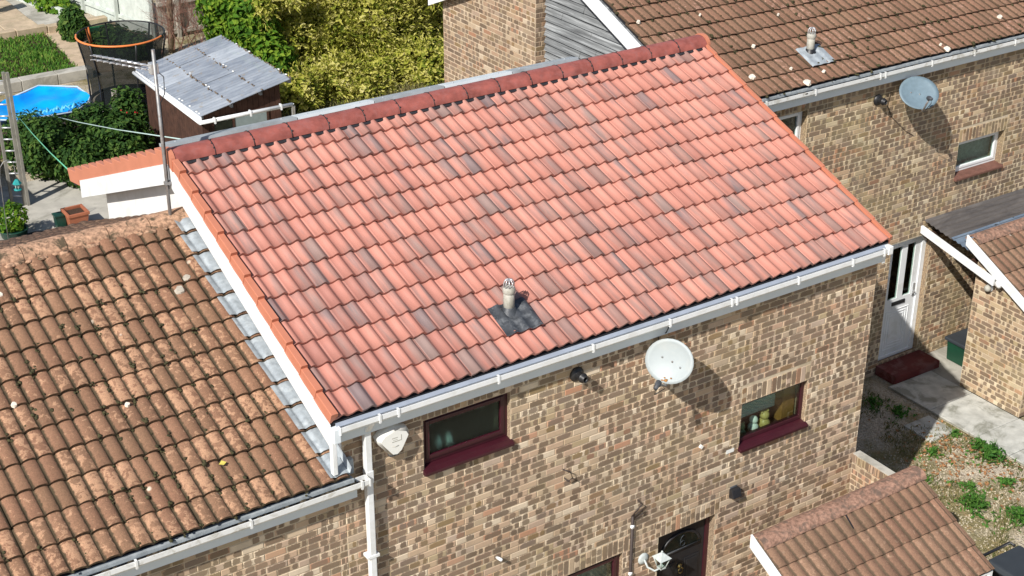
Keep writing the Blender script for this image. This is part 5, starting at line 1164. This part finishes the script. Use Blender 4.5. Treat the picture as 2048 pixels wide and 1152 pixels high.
# slatted retaining fence under the pool
SF = thing('slatted_fence', (3.8, 22.3, ZG), 'dark horizontal slat fence below the blue pool', 'fence')
for k in range(7): MB().box((1.9, 22.25 + U(-.01, .01), ZG + .02 + k * .092), (5.6, 22.28 + U(-.01, .01), ZG + .095 + k * .092)).build('slat', 'slat_dark', SF)
for x in (2.2, 3.2, 4.2, 5.2): MB().box((x, 22.29, ZG), (x + .07, 22.36, ZG + .70)).build('post', 'wood_dark', SF)

# trampoline
TR = thing('trampoline', (6.1, 22.75, ZG), 'round trampoline with black safety net and orange top ring', 'trampoline')
tc = Vector((6.24, 22.62, 2.0)); rt = 1.0; rb_ = .80; zm = .45; n = 40
def ringpts(r, z, cx=tc.x, cy=tc.y, n_=40): return [(cx + r * math.cos(2 * PI * k / n_), cy + r * math.sin(2 * PI * k / n_), z) for k in range(n_ + 1)]
rp = ringpts(rt, 2.0); m = MB(); m.tube(rp[17:36], .024, 8, False); m.build('top_ring', 'orange', TR); m = MB(); m.tube(rp[35:] + rp[1:18], .020, 8, False); m.build('top_ring', 'black', TR)
m = MB(); prof = [(rb_, zm), (.80, .8), (.84, 1.2), (.91, 1.6), (rt - .01, 1.98)]; rings = [[m.vert((tc.x + r * math.cos(2 * PI * k / n), tc.y + .0 + r * math.sin(2 * PI * k / n), z)) for k in range(n)] for r, z in prof]
for i in range(4):
    for k in range(n): m.face((rings[i][k], rings[i][(k + 1) % n], rings[i + 1][(k + 1) % n], rings[i + 1][k]), None, True)
m.build('safety_net', 'net', TR)
m = MB(); m.lathe([(0, 0), (rb_ - .05, 0)], (tc.x, tc.y, zm), 32); m.build('jumping_mat', 'black_felt', TR)
m = MB(); m.tube(ringpts(rb_ + .04, zm), .04, 8, False); m.build('frame_ring', 'black', TR)
for k in range(6):
    a = 2 * PI * k / 6 + .5; c, s = math.cos(a), math.sin(a); r2 = (.86, .86, .88, .94, 1.03)
    m = MB(); m.tube([(tc.x + r * c, tc.y + r * s, z) for r, z in zip((.86, .86, .87, .90, .97, 1.03), (zm, .7, 1.0, 1.35, 1.7, 2.0))], .022, 8); m.build('net_pole', 'black', TR)
    m = MB(); m.tube([(tc.x + .85 * c, tc.y + .85 * s, zm), (tc.x + .88 * c, tc.y + .88 * s, ZG)], .025, 8); m.build('leg', 'steel', TR)
a = 2.05; m = MB(); m.tube([(tc.x + r * math.cos(a), tc.y + r * math.sin(a), z) for r, z in ((1.015, 2.0), (.985, 1.82), (.955, 1.62))], .045, 8); m.build('pole_padding', 'orange', TR)
PO = thing('fence_post', (5.62, 21.9, ZG), 'short grey timber post in front of the trampoline', 'post')
box('post', (5.55, 21.6, ZG), (5.64, 21.69, 1.05), 'wood_fence', PO)

# shed with corrugated plastic roof
SH = thing('garden_shed', (6.95, 18.9, ZG), 'dark brown timber shed with clear corrugated plastic roof', 'shed')
xa, xb, ya, yb_ = 5.98, 7.75, 17.42, 20.55; zl, zh = 1.66, 2.02
m = MB(); m.prism([(xa, ya, ZG), (xb, ya, ZG), (xb, ya, zh), (xa, ya, zl)], (0, yb_ - ya, 0)); SW = m.build('shed_wall', 'wood_dark', SH)
k = 0; y = ya
while y < yb_ - .02:
    MB().box((xa - .022, y, ZG), (xa, min(y + .118, yb_), zl)).build('wall_board', 'wood_dark', SW); y += .125
x = xa
for k in range(14):
    if .30 < (x - xa) < 1.42 and False: pass
    zt_ = zl + (zh - zl) * (x - xa) / (xb - xa); MB().box((x + .004, ya - .02, ZG), (x + .122, ya, zt_ - .02)).build('wall_board', 'wood_dark', SW); x += .1264
wnd = MB(); wnd.box((6.15, ya - .045, 1.0), (7.45, ya - .022, 1.06)); wnd.box((6.15, ya - .045, 1.50), (7.45, ya - .022, 1.56))
for x in (6.15, 6.62, 7.40): wnd.box((x, ya - .045, 1.06), (x + .05, ya - .022, 1.50))
WN = wnd.build('shed_window', 'wood_dark', SH); MB().box((6.2, ya - .034, 1.06), (6.62, ya - .026, 1.50)).build('pane', 'frosted', WN); MB().box((6.67, ya - .034, 1.06), (7.40, ya - .026, 1.50)).build('blanked_pane', plain('grey_board', (.22, .27, .27), .7), WN)
for ci in range(5):
    for cj in range(3):
        m = MB(); v_ = R(); m.cr = (v_, v_, v_, v_); n = 12; y0, y1 = 17.22 + ci * .70, 17.22 + (ci + 1) * .70 + .07; x0, x1 = 5.86 + cj * .69, 5.86 + (cj + 1) * .69 + .03
        f = lambda x: zl + .045 + (zh - zl) * (x - xa) / (xb - xa) + .004 * ((ci + cj) % 2) + .012
        g = []
        for i in range(n * 2 + 1):
            y = y0 + (y1 - y0) * i / (n * 2); h = .020 * math.cos(2 * PI * y / .1284) ; g.append((m.vert((x0, y, f(x0) + h + .004 * ci)), m.vert((x1, y, f(x1) + h + .004 * ci))))
        for i in range(n * 2): m.face((g[i][0], g[i][1], g[i + 1][1], g[i + 1][0]), None, True)
        m.build('roof_sheet', 'sheet', SH)
for cj in range(4):
    x = 5.90 + cj * .675; m = MB(); zz = zl + (zh - zl) * (x - xa) / (xb - xa); m.box((x, 17.3, zz - .05), (x + .05, 20.7, zz + .02)); m.build('purlin', 'wood_grey', SH)
random.seed(161); m = MB()
for cj in (1, 2, 3):
    x = 5.87 + cj * .69; zz = zl + .045 + (zh - zl) * (x - xa) / (xb - xa) + .03
    for k in range(60):
        m.sphere((x + U(-.035, .035), U(17.25, 20.7), zz + U(-.005, .012)), U(.01, .028), 5, 3, (1, 1.4, .6))
m.build('moss_on_laps', plain('dirty_moss', (.16, .12, .085), .95, .5, 20), SH)['kind'] = 'stuff'
m = MB()
for cj in (0, 1, 2, 3):
    x = 5.88 + cj * .69
    for k in range(26):
        if R() < .72: continue
        zz = zl + .045 + (zh - zl) * (x - xa) / (xb - xa) + .03; m.sphere((x + U(.02, .05), 17.25 + k * .133, zz), .022, 6, 4, (1.2, 2.0, .6))
m.build('foam_filler', 'ceramic_w', SH)['kind'] = 'stuff'
m = MB(); m.box((5.84, 17.18, zl - .09), (5.865, 20.75, zl + .04)); m.build('white_fascia', 'white', SH)
G_ = MB(); G_.tube([(5.80, 17.12, zl - .05), (5.80, 20.75, zl - .0)], .042, 10); G_.tube([(5.80, 17.12, zl - .05), (7.88, 17.12, zl - .06)], .042, 10); G_.tube([(7.88, 17.12, zl - .06), (7.90, 17.12, zl - .10), (7.90, 17.16, ZG)], .04, 10); G_.build('gutter_pipe', 'white', SH)
for x in (6.1, 6.9, 7.6): MB().box((x, 17.07, zl - .12), (x + .03, 17.17, zl - .0)).build('pipe_bracket', 'white', SH)

# fences at the back
F1 = thing('panel_fence', (9.4, 30.5, ZG), 'sunlit pale grey board fence running away behind the trampoline', 'fence')
random.seed(171); y = 28.8
while y < 36.4:
    fx = 9.45 - (y - 28.4) * .19; MB().prism([(fx + U(0, .012), y, ZG), (fx - .0205, y + .108, ZG), (fx, y + .112, ZG), (fx + .022, y, ZG)], (0, 0, 1.72 + U(-.01, .01))).build('fence_board', 'wood_fence_pale_lit', F1); y += .112
for y in (28.75, 30.55, 32.35, 34.15): fx = 9.45 - (y - 28.4) * .19; MB().box((fx - .14, y, ZG), (fx - .04, y + .10, ZG + 1.85)).build('fence_post', 'wood_fence_pale_lit', F1)
for z in (ZG + .25, ZG + 1.15): MB().prism([(9.30, 28.86, z), (9.36, 28.86, z), (7.93, 36.4, z), (7.87, 36.4, z)], (0, 0, .09)).build('fence_rail', 'wood_fence_pale_lit', F1)
MB().prism([(9.315, 28.86, ZG), (9.35, 28.86, ZG), (7.92, 36.4, ZG), (7.885, 36.4, ZG)], (0, 0, .20)).build('gravel_board', 'wood_fence_pale_lit', F1)
F2 = thing('panel_fence', (12, 28.75, ZG), 'shaded dark board fence behind the shed and leafless shrub', 'fence')
x = 9.45
while x < 15.6:
    MB().box((x, 28.72 + U(0, .012), ZG), (x + .105, 28.74 + U(0, .012), ZG + 1.72)).build('fence_board', 'wood_fence', F2); x += .112
for z in (ZG + .12, ZG + .95, ZG + 1.6): MB().box((9.45, 28.62, z), (15.6, 28.715, z + .10)).build('fence_rail', 'wood_fence', F2)
for x in (9.95, 11.75, 13.55): MB().box((x, 28.58, ZG), (x + .1, 28.68, ZG + 1.80)).build('fence_post', 'wood_fence', F2)
# leafless shrub
random.seed(181)
LS = thing('leafless_shrub', (9.35, 27.2, ZG), 'leafless red-brown twiggy shrub in front of the fence corner', 'shrub')
m = MB(); m.tube([(9.30, 27.5, ZG), (9.34, 27.5, .6), (9.40, 27.5, 1.6), (9.45, 27.55, 2.3)], .10, 8, True, .06); m.build('trunk', 'bark', LS)
m = MB()
def twig(p_, d, L_, r, dep):
    q = p_ + d * L_ * .5 + Vector((U(-.05, .05), U(-.05, .05), U(-.02, .05))); e = q + (d + Vector((U(-.3, .3), U(-.3, .3), U(-.1, .3)))).normalized() * L_ * .5
    m.tube([p_, q, e], r, 4, False, r * .5)
    if dep:
        for k in range(3): twig(q if k == 0 else e, (d + Vector((U(-.9, .9), U(-.9, .9), U(-.4, .8)))).normalized(), L_ * .66, r * .6, dep - 1)
for k in range(26): twig(Vector((9.30 + U(-.5, .7), 27.2 + U(-.6, .4), ZG + U(0, .5))), Vector((U(-.6, .6), U(-.6, .4), 1)).normalized(), U(.5, .8), .012, 3)
m.build('twigs', 'twig', LS)

# garden chair and table at the top left
CH = thing('garden_chair', (5.95, 33.2, ZG), 'black mesh garden chair on the stone terrace', 'chair')
zt = ZG + .15
m = MB(); m.prism([(5.75, 33.0, zt + .42), (6.20, 33.0, zt + .42), (6.20, 33.42, zt + .40), (5.75, 33.42, zt + .40)], (0, 0, .02)); m.build('seat', 'black_felt', CH)
m = MB(); m.prism([(6.19, 33.0, zt + .42), (6.21, 33.0, zt + .42), (6.32, 33.0, zt + .92), (6.30, 33.0, zt + .92)], (0, .45, 0)); m.build('backrest', 'black_felt', CH)
for x, y in ((5.76, 33.0), (6.20, 33.0), (5.76, 33.42), (6.20, 33.42)): MB().tube([(x, y, zt), (x, y, zt + .42)], .013, 6).build('leg', 'steel', CH)
for y in (33.0, 33.45): MB().tube([(5.78, y, zt + .42), (5.76, y, zt + .62), (6.24, y, zt + .64)], .014, 6).build('arm', 'steel', CH)
TB = thing('garden_table', (5.4, 33.1, ZG), 'low white garden table beside the black chair', 'table')
m = MB(); m.box((4.95, 32.75, zt + .30), (5.60, 33.3, zt + .34)); m.build('table_top', 'white', TB, .01)
for x, y in ((5.0, 32.8), (5.55, 32.8), (5.0, 33.25), (5.55, 33.25)): MB().box((x - .03, y - .03, zt), (x + .03, y + .03, zt + .30)).build('leg', 'white', TB)
BG = thing('garden_bench', (5.1, 33.9, ZG), 'grey padded bench behind the white table at the corner', 'bench')
m = MB(); m.box((4.5, 33.8, zt + .1), (5.6, 34.3, zt + .45)); m.build('seat', plain('grey_cushion', (.30, .33, .36), .9), BG, .03); m = MB(); m.box((4.5, 34.31, zt), (5.6, 34.45, zt + .85)); m.build('backrest', plain('dark_cushion', (.03, .04, .05), .9), BG, .03)

# washing lines
m = MB(); m.tube([(2.80, 19.35, 1.62), (1.87, 15.2, 2.80), (.94, 11.05, 4.02), (.0, 6.88, 5.30)], .009, 5); tag(m.build('washing_line', 'line'), 'green washing line running down to the rear roof corner', 'line')
m = MB(); m.tube([(4.25, 22.24, .52), (3.44, 17.54, 1.98), (2.62, 12.84, 3.48), (1.70, 7.5, 5.22)], .009, 5); tag(m.build('washing_line', 'line_white'), 'pale washing line running from the pool to the ridge', 'line')
